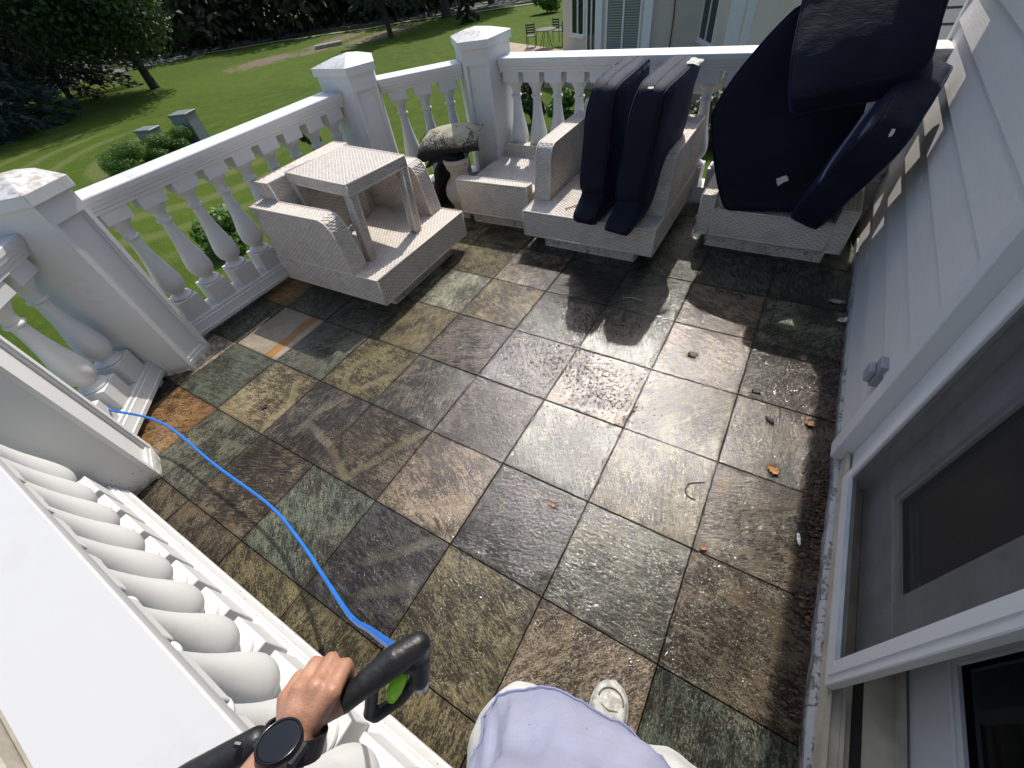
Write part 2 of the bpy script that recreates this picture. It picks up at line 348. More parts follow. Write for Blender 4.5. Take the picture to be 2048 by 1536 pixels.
def strip(name, pts, width, mat, dz=.03, kind='structure'):
    P = [Vector((x, y)) for x, y in pts]; out = []
    for i in range(len(P) - 1):
        for t in range(8): out.append(P[i].lerp(P[i + 1], t / 8))
    out.append(P[-1]); vs = []
    for i, p in enumerate(out):
        d = (out[min(i + 1, len(out) - 1)] - out[max(i - 1, 0)]).normalized(); nrm = Vector((-d.y, d.x))
        for s_ in (-.5, -.17, .17, .5):
            q = p + nrm * width * s_; vs.append((q.x, q.y, gz(q.x, q.y) + dz))
    fs = [(4 * i + a, 4 * i + a + 1, 4 * i + a + 5, 4 * i + a + 4) for i in range(len(out) - 1) for a in range(3)]
    return tag(mesh_obj(name, vs, fs, mat), kind=kind)
M_asph = m_plain('old_asphalt', (.16, .155, .15), .85, var=.2, scale=2, bump=.01, bscale=40)
M_gravel = m_plain('pale_gravel', (.34, .31, .27), .9, var=.25, scale=3, bump=.02, bscale=30)
strip('driveway', [(-47, 4), (-49.4, 10.9), (-53, 16.5), (-58, 19.7), (-66, 25), (-78, 31.5)], 3.6, M_asph)
strip('driveway_branch', [(-56, 18.6), (-52.2, 20.6), (-50, 25), (-49, 31)], 2.6, M_asph, .045)
strip('road', [(-62, 20), (-50, 31.0), (-41, 36.5), (-33, 39.4), (-27, 42.8), (-14, 50), (8, 62)], 4.2, M_asph, .03)
strip('road_edge', [(-49.5, 32.5), (-39.7, 40.0), (-36, 42.8), (-29.5, 47.2), (-16, 55)], .7, M_gravel, .05)
strip('footpath', [(-50, 26.5), (-41, 31.2), (-33, 34.4), (-29.8, 37.3), (-24.5, 39.5), (-19, 42.2), (-8, 48)], .55, M_gravel, .05)

# ------------------------------------------------------------------ foliage
def m_leaf(name, a, b, trans=.25):
    k = N(name); ri = k.n('NewGeometry').outputs['Random Per Island']; p = k.wpos()
    c = k.mix(k.math('MULTIPLY', k.math('ADD', ri, k.noise(p, .8, 2)), .6), a, b)
    k.P(Base_Color=c, Roughness=.55)
    t = k.n('BsdfTranslucent'); k.set(t.inputs[0], k.mix(.5, c, (b[0] * 1.5, b[1] * 1.6, b[2])))
    mx = k.n('MixShader', i_0=trans, i_1=k.b.outputs[0], i_2=t.outputs[0]); k.t.links.new(mx.outputs[0], k.out.inputs[0])
    return k.m
M_maple = m_leaf('maple_leaves', (.018, .036, .007), (.040, .075, .012))
M_spruce = m_leaf('spruce_needles', (.012, .026, .018), (.040, .065, .052), .1)
M_pine = m_leaf('pine_needles', (.014, .024, .010), (.030, .048, .030), .1)
M_wood_l = m_leaf('wood_leaves', (.010, .020, .005), (.024, .042, .008), .15)
M_bright = m_leaf('bright_leaves', (.060, .140, .018), (.120, .220, .030), .35)
M_hedge = m_leaf('hedge_leaves', (.045, .115, .008), (.085, .18, .012), .3)
M_bark = m_plain('dark_bark', (.045, .035, .028), .9, var=.3, scale=8, bump=.03, bscale=14)

def leaves(centres, n, size, spread, aspect=.55, flat=0.0):
    """n leaf quads scattered in gaussian clumps round the given centres (x,y,z,r)"""
    C = np.array(centres); wgt = C[:, 3] ** 2; idx = rng.choice(len(C), n, p=wgt / wgt.sum())
    d = rng.normal(size=(n, 3)); d /= np.linalg.norm(d, axis=1)[:, None]
    rad = C[idx, 3] * (1 - rng.random(n) ** 1.7 * .75) * spread
    p = C[idx, :3] + d * rad[:, None]
    nrm = d + rng.normal(size=(n, 3)) * .7 + np.array([0, 0, .5 + flat]); nrm /= np.linalg.norm(nrm, axis=1)[:, None]
    a = np.cross(nrm, rng.normal(size=(n, 3))); a /= np.linalg.norm(a, axis=1)[:, None]; b = np.cross(nrm, a)
    L = size * (.6 + .8 * rng.random(n))[:, None]; W = L * aspect
    v = np.stack([p - a * L * .5, p + b * W * .5 + nrm * L * .08, p + a * L * .5, p - b * W * .5 + nrm * L * .08], 1).reshape(-1, 3)
    return v, np.arange(n * 4).reshape(n, 4)

def trunk_mb(h, r, lean=(0, 0), limbs=6, base=0.0, spread=2.0, start=.35):
    m = MB(); pts = []; rs = []
    for i in range(7):
        t = i / 6; pts.append((lean[0] * t + .06 * h * .2 * math.sin(3 * t), lean[1] * t, base + h * t)); rs.append(r * (1 - .7 * t) * (1.5 if i == 0 else 1))
    m.tube(pts, rs, 9)
    for j in range(limbs):
        t = start + (1 - start) * (j + .5) / limbs; a = j * 2.4 + h; L = spread * (1.1 - .5 * t)
        q = Vector((lean[0] * t, lean[1] * t, base + h * t)); e = q + Vector((math.cos(a) * L, math.sin(a) * L, L * .45))
        m.tube([q, q.lerp(e, .5) + Vector((0, 0, .08 * L)), e], [r * .38 * (1.1 - t), r * .25 * (1.1 - t), r * .1], 6)
    return m

def broad_tree(x, y, h, r, low, nleaf, size, mat, label, name='broadleaf_tree', cat='tree', trunk_r=.22, group=None, lean=(0, 0), clumps=34):
    z = gz(x, y); t = thing(name, (x, y, z), label, cat, group)
    m = trunk_mb(h * .75, trunk_r, lean, 8, 0, r * .8, .22); smooth_angle(m.build('trunk', M_bark, t, org=(0, 0, 0)), 60)
    cs = []; cz = low + (h - low) * .5; hz = (h - low) * .5
    for i in range(clumps):
        u = rng.uniform(-1, 1); a = rng.uniform(0, 2 * math.pi); q = math.sqrt(1 - u * u); s_ = rng.uniform(.72, .98)
        rr = r * (.18 + .14 * rng.random())
        cs.append((lean[0] + q * math.cos(a) * (r - rr) * s_ * (1 - .25 * max(u, 0)), lean[1] + q * math.sin(a) * (r - rr) * s_ * (1 - .25 * max(u, 0)), cz + u * (hz - rr * .6) * s_, rr * 1.25))
    for i in range(clumps // 3): 
        a = rng.uniform(0, 2 * math.pi); cs.append((lean[0] + math.cos(a) * r * .4, lean[1] + math.sin(a) * r * .4, cz + rng.uniform(-.5, .5) * hz, r * .28))
    v, f = leaves(cs, nleaf, size, 1.0); mesh_obj('crown', v, f, mat, t, org=(0, 0, 0)); return t

def conifer(x, y, h, r, low, n, size, mat, label, cat='tree', name='spruce_tree', group=None, trunk_r=.2):
    z = gz(x, y); t = thing(name, (x, y, z), label, cat, group)
    m = MB(); m.tube([(0, 0, 0), (0, 0, h * .5), (0, 0, h * .97)], [trunk_r, trunk_r * .6, .03], 8); m.build('trunk', M_bark, t, org=(0, 0, 0))
    nb = int((h - low) * 7); V = []; 
    per = max(30, n // nb)
    for i in range(nb):
        zz = low + (h - low) * (i / nb); R = r * (1 - (zz - low) / (h - low)) ** .8 * rng.uniform(.72, 1.08) + .1; a = i * 2.39 + rng.normal() * .2
        s_ = rng.random(per) ** .7; wob = rng.normal(size=(per, 2)) * (R * .13) * (1.15 - s_)[:, None]
        cx = np.cos(a) * R * s_ - np.sin(a) * wob[:, 0]; cy = np.sin(a) * R * s_ + np.cos(a) * wob[:, 0]; cz = zz - R * .32 * s_ ** 1.4 + wob[:, 1] * .35 - rng.random(per) * .25 * s_
        d = np.stack([np.cos(a + rng.normal(size=per) * .6), np.sin(a + rng.normal(size=per) * .6), -.45 + rng.normal(size=per) * .35], 1)
        d /= np.linalg.norm(d, axis=1)[:, None]; b = np.cross(d, rng.normal(size=(per, 3))); b /= np.linalg.norm(b, axis=1)[:, None]
        p = np.stack([cx, cy, cz], 1); L = size * rng.uniform(.7, 1.3, (per, 1))
        V.append(np.stack([p, p + d * L * .5 + b * L * .16, p + d * L, p + d * L * .5 - b * L * .16], 1).reshape(-1, 3))
    V = np.concatenate(V); mesh_obj('crown', V, np.arange(len(V)).reshape(-1, 4), mat, t, org=(0, 0, 0)); return t

def shrub(x, y, r, h, n, size, mat, label, cat='shrub', name='shrub', group=None, z=None, clump=14, aspect=.55):
    z = gz(x, y) if z is None else z; t = thing(name, (x, y, z), label, cat, group)
    m = MB()
    for j in range(7):
        a = j * 2.4; m.tube([(0, 0, 0), (math.cos(a) * r * .3, math.sin(a) * r * .3, h * .4), (math.cos(a) * r * .6, math.sin(a) * r * .6, h * .78)], [.02, .014, .006], 5)
    m.build('stem', M_bark, t, org=(0, 0, 0))
    cs = [(math.cos(i * 2.4) * r * .62 * math.sqrt((i % 7 + 1) / 8), math.sin(i * 2.4) * r * .62 * math.sqrt((i % 7 + 1) / 8), h * (.25 + .5 * ((i * .618) % 1)), min(r, h) * .36) for i in range(clump)]
    v, f = leaves(cs, n, size, 1.0, aspect); mesh_obj('foliage', v, f, mat, t, org=(0, 0, 0)); return t

broad_tree(-36.8, 16.4, 17, 7.4, 1.4, 56000, .28, M_maple, 'round dark maple with a leaning trunk standing alone on the lawn', lean=(.4, -1.2), name='maple_tree', clumps=44)
conifer(-34.6, 6.4, 17, 4.6, .5, 34000, .40, M_spruce, 'blue green spruce with drooping boughs at the left edge of the lawn')
conifer(-43, 13.4, 18, 5.0, 1.0, 24000, .42, M_pine, 'dark spruce standing behind the blue green spruce beside the driveway')
broad_tree(-52.5, 17.3, 14, 5, 3.6, 14000, .42, M_wood_l, 'tall dark tree with bare trunk at the driveway fork', trunk_r=.35, name='broadleaf_tree')
conifer(-26.6, 30.0, 13, 2.6, 2.3, 9000, .40, M_pine, 'pine with bare lower trunk rising from the brown thatch patch', name='pine_tree', trunk_r=.2)
broad_tree(-27.0, 37.9, 14, 4.5, 4.2, 9000, .42, M_wood_l, 'dark trunked tree on the far side of the footpath, left of the small cypress', trunk_r=.32, name='broadleaf_tree')
broad_tree(-25.8, 43.5, 14, 4.5, 4.0, 9000, .42, M_wood_l, 'thin dark tree across the road behind the small cypress', trunk_r=.22, name='broadleaf_tree')
conifer(-22.2, 34.2, 3.4, .8, .15, 6000, .22, M_pine, 'small pointed cypress on the lawn beside the footpath', cat='tree', name='cypress_tree', trunk_r=.06)
shrub(-16.3, 36.3, 1.3, 2.0, 5000, .16, M_hedge, 'loose round bush left of the beige house corner', name='bush', cat='bush')
wood = [(-72, 2), (-68, 14), (-70, 26), (-64, 36), (-58, 41), (-54, 49), (-46, 50), (-41, 56), (-35, 57), (-30, 62), (-22, 62), (-15, 66), (-60, -8), (-50, -4), (-47, 41), (-38, 48.5)]
for i, (x, y) in enumerate(wood):
    broad_tree(x, y, 15 + (i % 4), 6.0 + (i % 3) * .7, .8 + (i % 3) * .7, 14000, .42, M_wood_l, 'tall shaded tree in the dark wood beyond the road', name='wood_tree', trunk_r=.3, group='trees of the dark wood beyond the road', clumps=26)
v, f = leaves([(-95 + i * 6.2 + rng.normal(), -5 + i * 5.2 + rng.normal() * 2, GZ + 1.6 + (i % 3), 6.5) for i in range(17)] + [(-64 + i * 4.1, 30 + i * 3.0 + rng.normal() * 2, GZ + .9, 2.6) for i in range(14)], 60000, .75, 1.0)
tag(mesh_obj('undergrowth', v, f, M_wood_l), 'dense dark undergrowth filling the wood beyond the road', 'undergrowth', kind='stuff')

for i, (x, y, r) in enumerate([(-18.7, 6.0, 1.05), (-19.1, 7.35, .85), (-19.2, 8.4, .8)]):
    shrub(x, y, r, .95 * r, 26000, .045, M_hedge, ['clipped round bush farthest left of the row by the transformer box', 'middle clipped round bush of the row by the transformer box', 'clipped round bush right against the transformer box'][i], name='bush', cat='bush', group='clipped bushes by the transformer box')
shrub(-8.9, 3.75, .80, 1.0, 2600, .17, M_bright, 'bright green leafy bush below the long left railing', name='bush', cat='bush', aspect=.6)
shrub(-11.8, 9.3, .55, 1.9, 2300, .17, m_leaf('climber_leaves', (.022, .055, .012), (.055, .11, .02)), 'upright leafy shrub seen between the last balusters of the long left railing', name='shrub')
for i, (x, y, r, h) in enumerate([(-5.4, 13.6, .7, 1.7), (-4.0, 13.2, .6, 1.2), (-2.4, 12.6, .9, 1.3), (-.8, 12.9, .8, 1.6), (.6, 12.4, .9, 1.3), (1.9, 12.8, .8, 1.5)]):
    shrub(x, y, r, h, 2600, .13, M_hedge if i % 2 else M_maple, ['sparse young shrub on the lawn right of the right corner post', 'low shrub behind the first wicker armchair cushions', 'dark leafy shrub behind the pair of standing cushions', 'tall dark shrub against the beige house wing', 'dark shrub at the foot of the beige house wing', 'shrub hidden behind the leaning cushions'][i], group='shrubs along the beige house')

# ------------------------------------------------------------------ transformer boxes, stone
M_gbox = m_plain('green_grey_enamel', (.17, .20, .19), .5, var=.08)
t = thing('transformer_box', (-19.45, 9.25, gz(-19.4, 9.2)), 'tall grey green utility transformer box on the lawn behind the clipped bushes', 'utility box', rz=R_(25)); t.scale = (.78, .78, .70)
m = MB(); m.box((-.5, -.42, 0), (.5, .42, 1.42), .015); m.build('cabinet', M_gbox, t, org=(0, 0, 0))
m = MB(); m.box((-.54, -.47, 1.42), (.54, .47, 1.50), .015); m.build('lid', M_gbox, t, org=(0, 0, 0))
m = MB(); m.box((-.44, -.445, .12), (.44, -.422, 1.34)); d = m.build('door', M_gbox, t, org=(0, 0, 0))
m = MB(); m.box((-.08, -.475, .72), (.02, -.446, .98)); o = m.build('handle', m_plain('black_latch', (.02, .02, .02), .4), t, org=(0, 0, 0)); o.parent = d
t = thing('junction_box', (-22.5, 8.85, gz(-22.5, 8.8)), 'small low grey green utility box left of the transformer box', 'utility box', rz=R_(20))
m = MB(); m.box((-.42, -.3, 0), (.42, .3, .34), .02); m.build('cabinet', M_gbox, t, org=(0, 0, 0)); m = MB(); m.box((-.45, -.33, .34), (.45, .33, .42), .02); m.build('lid', M_gbox, t, org=(0, 0, 0))
t = thing('stone_slab', (-31.2, 27.7, gz(-31, 27.7)), 'long pale stone slab lying on the lawn between the two corner posts', 'slab', rz=R_(50))
m = MB(); m.box((-1.05, -.28, 0), (1.05, .28, .22), .03); m.build('slab', M_gravel, t, org=(0, 0, 0))

# ------------------------------------------------------------------ neighbour's house
M_stucco = m_plain('beige_stucco', (.68, .61, .48), .9, var=.05, scale=1.2, bump=.01, bscale=40)
M_trim2 = m_plain('pale_trim', (.78, .77, .73), .6, var=.04)
def m_glass(name, col=(.012, .016, .016), rough=.04, blinds=False):
    k = N(name); c = col; p = k.wpos()
    if blinds:
        z = k.n('SeparateXYZ', i_0=p).outputs[2]; s_ = k.math('SINE', k.math('MULTIPLY', z, 75.0)); c = k.mix(k.ramp(s_, -.2, .8), (.15, .165, .155), (.32, .34, .31))
    k.P(Base_Color=c if not isinstance(c, tuple) else (*c, 1), Roughness=rough); k.b.inputs['Specular IOR Level'].default_value = .5; return k.m
M_glass2 = m_glass('far_window_glass'); M_glassb = m_glass('far_blind_glass', blinds=True)
def azp(px, r, py=95):       # plan point of the neighbour's wall: bearing read from the photo, range r
    d = CR.T @ np.array([(px - 1024) / CF, (py - 768) / CF, 1.0]); d = d[:2] / np.linalg.norm(d[:2]); return (CC[0] + d[0] * r, CC[1] + d[1] * r)
HA, HB, HC, HD, HE, HF = azp(1127, 26.0), azp(1198, 23.6), azp(1292, 22.6), azp(1392, 23.2), azp(1500, 18.5), azp(1700, 14.6)
nh = thing('neighbour_house', (HA[0], HA[1], GZ), 'beige stucco house with white framed windows beyond the right railing', 'house')
walls = [HA, HB, HC, HD, HE, HF]; back = [(HF[0] + 3, HF[1] + 12), (HA[0] + 3, HA[1] + 14)]
H_top = 3.6
m = MB(); m.prism(walls + back, GZ - .3, H_top); m.build('wall', M_stucco, nh)
cen = np.mean(np.array(walls + back), 0)
m = MB(); ov = [tuple(np.array(p) + (np.array(p) - cen) / np.linalg.norm(np.array(p) - cen) * .5) for p in walls + back]
n = len(ov); m.add([(x, y, H_top) for x, y in ov] + [(cen[0], cen[1], H_top + 3.5)], [tuple(range(n))[::-1]] + [(i, (i + 1) % n, n) for i in range(n)]); m.build('roof', m_plain('grey_shingle_far', (.07, .07, .075), .9), nh)
def on_wall(a, b, t): return Vector((a[0] + (b[0] - a[0]) * t, a[1] + (b[1] - a[1]) * t, 0))
def win(a, b, t0, t1, z0, z1, panes=2, mat=None, name='window'):
    p0, p1 = on_wall(a, b, t0), on_wall(a, b, t1); d = (p1 - p0).normalized(); nrm = Vector((d.y, -d.x, 0))
    if nrm.dot(Vector((CC[0], CC[1], 0)) - p0) < 0: nrm = -nrm
    W = (p1 - p0).length; fw = .07
    o = p0 + Vector((0, 0, z0)); H = z1 - z0; m = MB()
    m.obox(o - nrm * .05, d * W, nrm * .11, (0, 0, fw)); m.obox(o - nrm * .05 + Vector((0, 0, H - fw)), d * W, nrm * .11, (0, 0, fw))
    for i in range(panes + 1): m.obox(o - nrm * .05 + d * (W - fw) * i / panes + Vector((0, 0, fw)), d * fw, nrm * .105, (0, 0, H - 2 * fw))
    fr = m.build(name, M_trim2, nh)
    for i in range(panes):
        m = MB(); x0 = (W - fw) * i / panes + fw; x1 = (W - fw) * (i + 1) / panes; m.obox(o + d * x0 - nrm * .03 + Vector((0, 0, fw)), d * (x1 - x0), nrm * .045, (0, 0, H - 2 * fw))
        g = m.build('pane', mat or M_glass2, None, org=nh.location); g.parent = fr
    m = MB(); m.obox(o - nrm * .04 - d * .04 + Vector((0, 0, -.07)), d * (W + .08), nrm * .17, (0, 0, .068)); g = m.build('sill', M_trim2, None, org=nh.location); g.parent = fr
win(HA, HB, .26, .62, -2.1, .6, 2); win(HA, HB, .68, .93, -2.9, -.6, 2, name='glass_door')
win(HB, HC, .14, .86, -2.9, -.75, 2, M_glassb, name='glass_door'); win(HC, HD, .99 - .02, .999, 0, .1, 1) if False else None
win(HD, HE, .03, .36, -2.35, -.75, 2)
for (p, w_) in [(HB, .28), (HC, .34)]:
    m = MB(); m.box((p[0] - w_ / 2, p[1] - w_ / 2, GZ), (p[0] + w_ / 2, p[1] + w_ / 2, H_top - .02)); m.build('pilaster', M_trim2, nh)
q = on_wall(HD, HE, .72)
m = MB(); m.box((q.x - .26, q.y - .30, GZ), (q.x + .26, q.y + .22, H_top - .02)); m.build('corner_column', M_trim2, nh)
q = on_wall(HD, HE, .90)
m = MB(); m.box((q.x - .12, q.y - .2, GZ), (q.x + .12, q.y + .12, H_top - .02)); m.build('corner_column', M_trim2, nh)
m = MB(); pth = [azp(1338, 22.85 - .06)]; x, y = pth[0]
m.tube([(x, y, GZ), (x + .03, y, -1.6), (x - .02, y, -.6), (x + .05, y, .6), (x + .02, y, 2.2)], .028, 5); m.build('downpipe', m_plain('rusty_brown', (.12, .07, .05), .8), nh)
M_pat = m_plain('tan_patio_stone', (.36, .28, .20), .85, var=.12, scale=2)
pp = [(-9.4, 17.6), (-4.2, 17.2), (.6, 15.6), HF, HE, HD, HC, HB, HA, (-13.8, 25.4)]
m = MB(); m.prism(pp, GZ - .3, GZ + .26); tag(m.build('patio', M_pat), kind='structure')
M_iron = m_plain('black_wrought_iron', (.012, .012, .013), .5)
def patio_chair(x, y, rz, label, first=[None]):
    if first[0] is None:
        t = thing('patio_chair', (x, y, GZ + .26), label, 'chair', 'black metal chairs on the far patio', rz)
        for (sx, sy) in ((-1, -1), (1, -1), (-1, 1), (1, 1)):
            m = MB(); m.tube([(sx * .23, sy * .22, 0), (sx * .22, sy * .21, .45 if sy < 0 else .98)], .018, 6); m.build('leg', M_iron, t, org=(0, 0, 0))
        m = MB(); m.box((-.25, -.24, .43), (.25, .24, .46)); m.build('seat', M_iron, t, org=(0, 0, 0))
        for kz in (.58, .68, .78, .88):
            m = MB(); m.box((-.23, .19, kz), (.23, .215, kz + .065)); m.build('back_slat', M_iron, t, org=(0, 0, 0))
        for sx in (-1, 1):
            m = MB(); m.tube([(sx * .23, .2, .66), (sx * .25, -.2, .66), (sx * .23, -.22, .44)], .014, 6); m.build('armrest', M_iron, t, org=(0, 0, 0))
        first[0] = t; return t
    t = copy_tree(first[0]); t.location = (x, y, GZ + .26); t.rotation_euler = (0, 0, rz); t['label'] = label; return t
patio_chair(-10.75, 23.6, R_(200), 'leftmost black slatted metal chair by the far patio table')
patio_chair(-9.7, 24.7, R_(160), 'black slatted metal chair in the middle behind the far patio table')
patio_chair(-8.6, 23.5, R_(60), 'black metal chair nearest the beige house corner')
t = thing('patio_table', (-9.8, 23.4, GZ + .26), 'round black metal table between the far patio chairs', 'table')
m = MB(); m.lathe((0, 0, .70), [(.5, 0), (.52, .015), (.5, .03)], 20); m.build('table_top', M_iron, t, org=(0, 0, 0))
for a in range(4): m = MB(); m.tube([(.1 * math.cos(a * 1.57), .1 * math.sin(a * 1.57), .7), (.34 * math.cos(a * 1.57), .34 * math.sin(a * 1.57), 0)], .016, 5); m.build('leg', M_iron, t, org=(0, 0, 0))

# ------------------------------------------------------------------ terrace floor
POSTS = {'P0': dict(A=(1.379, -1.978), B=(.94, -1.797), da=270, db=225), 'P1': dict(A=(-.054, -.698), B=(-.235, -.26), da=225, db=180),
         'P2': dict(A=(-.235, 4.18), B=(-.055, 4.618), da=180, db=135), 'P3': dict(A=(.985, 5.85), B=(1.42, 6.03), da=135, db=90)}
outline = [(8.6, -3.05), (1.1, -3.05), (-.05, -2.55), (-1.35, -1.25), (-1.3, .0), (-1.3, 4.5), (-.8, 5.65), (.5, 6.95), (1.6, 7.15), (8.6, 7.15)]
outline_cc = outline[::-1]
def clip(poly, clipp):      # both counter clockwise
    out = poly
    for i in range(len(clipp)):
        a, b = clipp[i], clipp[(i + 1) % len(clipp)]; inp, out = out, []
        def ins(p): return (b[0] - a[0]) * (p[1] - a[1]) - (b[1] - a[1]) * (p[0] - a[0]) >= -1e-9
        for j in range(len(inp)):
            p, q = inp[j], inp[(j + 1) % len(inp)]
            if ins(p): out.append(p)
            if ins(p) != ins(q):
                d1 = (b[0] - a[0]) * (p[1] - a[1]) - (b[1] - a[1]) * (p[0] - a[0]); d2 = (b[0] - a[0]) * (q[1] - a[1]) - (b[1] - a[1]) * (q[0] - a[0])
                t = d1 / (d1 - d2); out.append((p[0] + (q[0] - p[0]) * t, p[1] + (q[1] - p[1]) * t))
        if len(out) < 3: return []
    return out
area = lambda P: sum(P[i][0] * P[(i + 1) % len(P)][1] - P[(i + 1) % len(P)][0] * P[i][1] for i in range(len(P))) / 2
if area(outline) < 0: outline = outline[::-1]
fo = thing('terrace', (0, 0, 0), None, None); fo['kind'] = 'structure'
m = MB(S); m.prism(outline, -.62, -.055); m.build('deck_slab', M_joint, fo)
m = MB(S)
for i in range(len(outline)):
    a, b = Vector(outline[i]), Vector(outline[(i + 1) % len(outline)]); d = (b - a).normalized(); nn = Vector((d.y, -d.x))
    m.obox((a.x, a.y, -.75), ((b - a).x, (b - a).y, 0), (nn.x * .06, nn.y * .06, 0), (0, 0, .78))
m.build('fascia', M_white, fo)
m = MB(S); m.prism([(x * .93 + .3, y * .93 + .1) for x, y in outline], GZ / S - .5, -.64); m.build('lower_storey_wall', m_plain('grey_lower_siding', (.45, .46, .47), .7), fo)
TC = dict(G=(102, 112, 103), D=(98, 95, 90), T=(166, 155, 126), O=(172, 130, 86), C=(215, 204, 190), B=(116, 106, 92), P=(162, 146, 129), Y=(134, 125, 94), K=(80, 80, 86), L=(152, 158, 140), Q=(158, 151, 129), g=(118, 122, 111), R=(112, 94, 84), W=(112, 105, 103))
rows = {6: 'GYGTGGDGG', 5: 'GGYGTGGKG', 4: 'GTLYDGgGG', 3: 'GLTYPDGPL', 2: 'GGLLTKgPW', 1: 'OGGYWKPQB', 0: 'GCgYDWgQB', -1: 'CGTWBPKgB', -2: 'DOgBGKYPG', -3: 'DRBBYYYGG', -4: 'DDBBDDDGG'}
special_grime = {(3, 0): .95, (3, -1): .7, (2, -1): .85, (2, -2): .8, (5, -1): .7, (4, -2): .7, (4, -1): .5, (2, 0): .75, (3, 1): .7, (2, 1): .45, (4, 0): .75, (6, -1): .6, (7, -1): .55, (5, 1): .5, (4, 1): .6, (7, 0): .5, (6, -2): .35, (3, -2): .55, (7, 1): .45, (6, 3): .45, (4, 3): .8, (3, 4): .8, (7, -2): .7, (4, 2): .7}
tmeshes = {}
pol = {'orange': (0, 0)}
for j in range(-4, 8):
    for i in range(-2, 9):
        g = .0042
        sq = [(i + g, j + g), (i + 1 - g, j + g), (i + 1 - g, j + 1 - g), (i + g, j + 1 - g)]
        pl = clip(sq, outline)
        if len(pl) < 3 or abs(area(pl)) < .01: continue
        full = len(pl) == 4 and abs(area(pl) - (1 - 2 * g) ** 2) < 1e-6
        cx, cy = (i + .5) * S, (j + .5) * S
        if full and 'full' in tmeshes:
            me = tmeshes['full']; o = bpy.data.objects.new('tile', me); link(o, fo)
        else:
            m = MB(S); m.prism([(x - i - .5, y - j - .5) for x, y in pl], -.055, 0, .003 if full else 0)
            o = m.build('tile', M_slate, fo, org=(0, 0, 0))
            if full: tmeshes['full'] = o.data
        o.location = (cx, cy, rng.uniform(-.0012, .0012)); o.rotation_euler = (rng.normal() * .0016, rng.normal() * .0016, 0)
        ch = rows.get(j, 'GGGGGGGGG')[min(8, max(0, i + 1))]
        c = s2l(TC[ch]); kf = 1 + rng.normal() * .06; o.color = (c[0] * kf, c[1] * kf, c[2] * kf, 1)
        o['grain'] = float(rng.choice([.15, .5, 1.1, 1.45, 2.2, -.4]) + rng.normal() * .12)
        o['streak'] = float({'T': .8, 'O': 1., 'Y': .4, 'P': .7, 'B': .6, 'Q': .5}.get(ch, .12)); o['stripe'] = 0.0
        o['grime'] = float(special_grime.get((i, j), .5))
        if (i, j) == (0, 0): o['stripe'] = 1.0; o['grime'] = .0; o['grain'] = 1.5; o['streak'] = .0
        if (i, j) in ((-1, 1), (0, -2)): o['grime'] = .12; o['streak'] = .9
        if (i, j) in ((0, -1), (0, 1), (1, 1), (1, 0)): o['grime'] = .12

# ------------------------------------------------------------------ railings
def vang(a): return Vector((math.cos(R_(a)), math.sin(R_(a))))
def post(key, label):
    P = POSTS[key]; A, B = Vector(P['A']), Vector(P['B']); SA = A + vang(P['da']) * .80; SB = B + vang(P['db']) * .80
    poly = [tuple(A), tuple(SA), tuple(SB), tuple(B)]
    if area(poly) < 0: poly = poly[::-1]
    c = (A + B + SA + SB) / 4
    d = (B - A).normalized(); nin = Vector((-d.y, d.x));
    if nin.dot(c - A) < 0: nin = -nin
    t = thing('railing_post', (c.x * S, c.y * S, 0), label, 'post')
    core = [tuple(A + nin * .05 + d * .0), tuple(SA), tuple(SB), tuple(B + nin * .05)]
    if area(core) < 0: core = core[::-1]
    m = MB(S); m.prism(core, 0.02, 2.53); m.build('shaft', M_white, t)
    L = (B - A).length; m = MB(S)
    def fb(s0, s1, z0, z1, dep=.05, pr=0): 
        o = A + d * s0 - nin * pr; m.obox((o.x, o.y, z0), (d.x * (s1 - s0), d.y * (s1 - s0), 0), (nin.x * (dep + pr), nin.y * (dep + pr), 0), (0, 0, z1 - z0))
    fb(0, .055, .0, 2.53); fb(L - .055, L, .0, 2.53); fb(.055, L - .055, 0, .15); fb(.055, L - .055, 2.30, 2.53)
    m.build('panel_frame', M_white, t)
    m = MB(S)
    fb(.055, .07, .15, 2.3, .05, -.018); fb(L - .07, L - .055, .15, 2.3, .05, -.018); fb(.07, L - .07, .15, .20, .05, -.015); fb(.07, L - .07, 2.285, 2.3, .05, -.018)
    m.build('panel_moulding', M_white, t)
    def grow(k):
        cc = c; return [((Vector(p) - cc) * (1 + k / (Vector(p) - cc).length) + cc) for p in [tuple(A), tuple(SA), tuple(SB), tuple(B)]]
    lip = [tuple(p) for p in grow(.065)]; 
    if area(lip) < 0: lip = lip[::-1]
    m = MB(S); m.prism(lip, 2.53, 2.655, .008); cp = m.build('cap', M_white, t)
    m = MB(S); n = 4; mid = [((Vector(p) - c) * .42 + c) for p in lip]
    m.add([(p[0], p[1], 2.652) for p in lip] + [(p.x, p.y, 2.752) for p in mid] + [(c.x, c.y, 2.80)],
          [(i, (i + 1) % 4, 4 + (i + 1) % 4, 4 + i) for i in range(4)] + [(4 + i, 4 + (i + 1) % 4, 8) for i in range(4)] + [(3, 2, 1, 0)])
    o = m.build('cap_top', M_cap, None, org=t.location); o.parent = cp
    return t
post('P0', 'white square post with stained cap nearest on the left, blue hose emerging beside it')
post('P1', 'white panelled corner post between the short diagonal and the long left railing')
post('P2', 'white corner post behind the armchair with the upturned wicker table, dark scrap on its cap')
post('P3', 'white corner post behind the mouldy pillow and the wicker ottoman')
HR = [(-.19, 2.09), (.19, 2.09), (.19, 2.125), (.205, 2.14), (.21, 2.175), (.225, 2.19), (.235, 2.235), (.24, 2.245), (.24, 2.30), (.232, 2.312), (-.232, 2.312), (-.24, 2.30), (-.24, 2.245), (-.235, 2.235), (-.225, 2.19), (-.21, 2.175), (-.205, 2.14), (-.19, 2.125)]
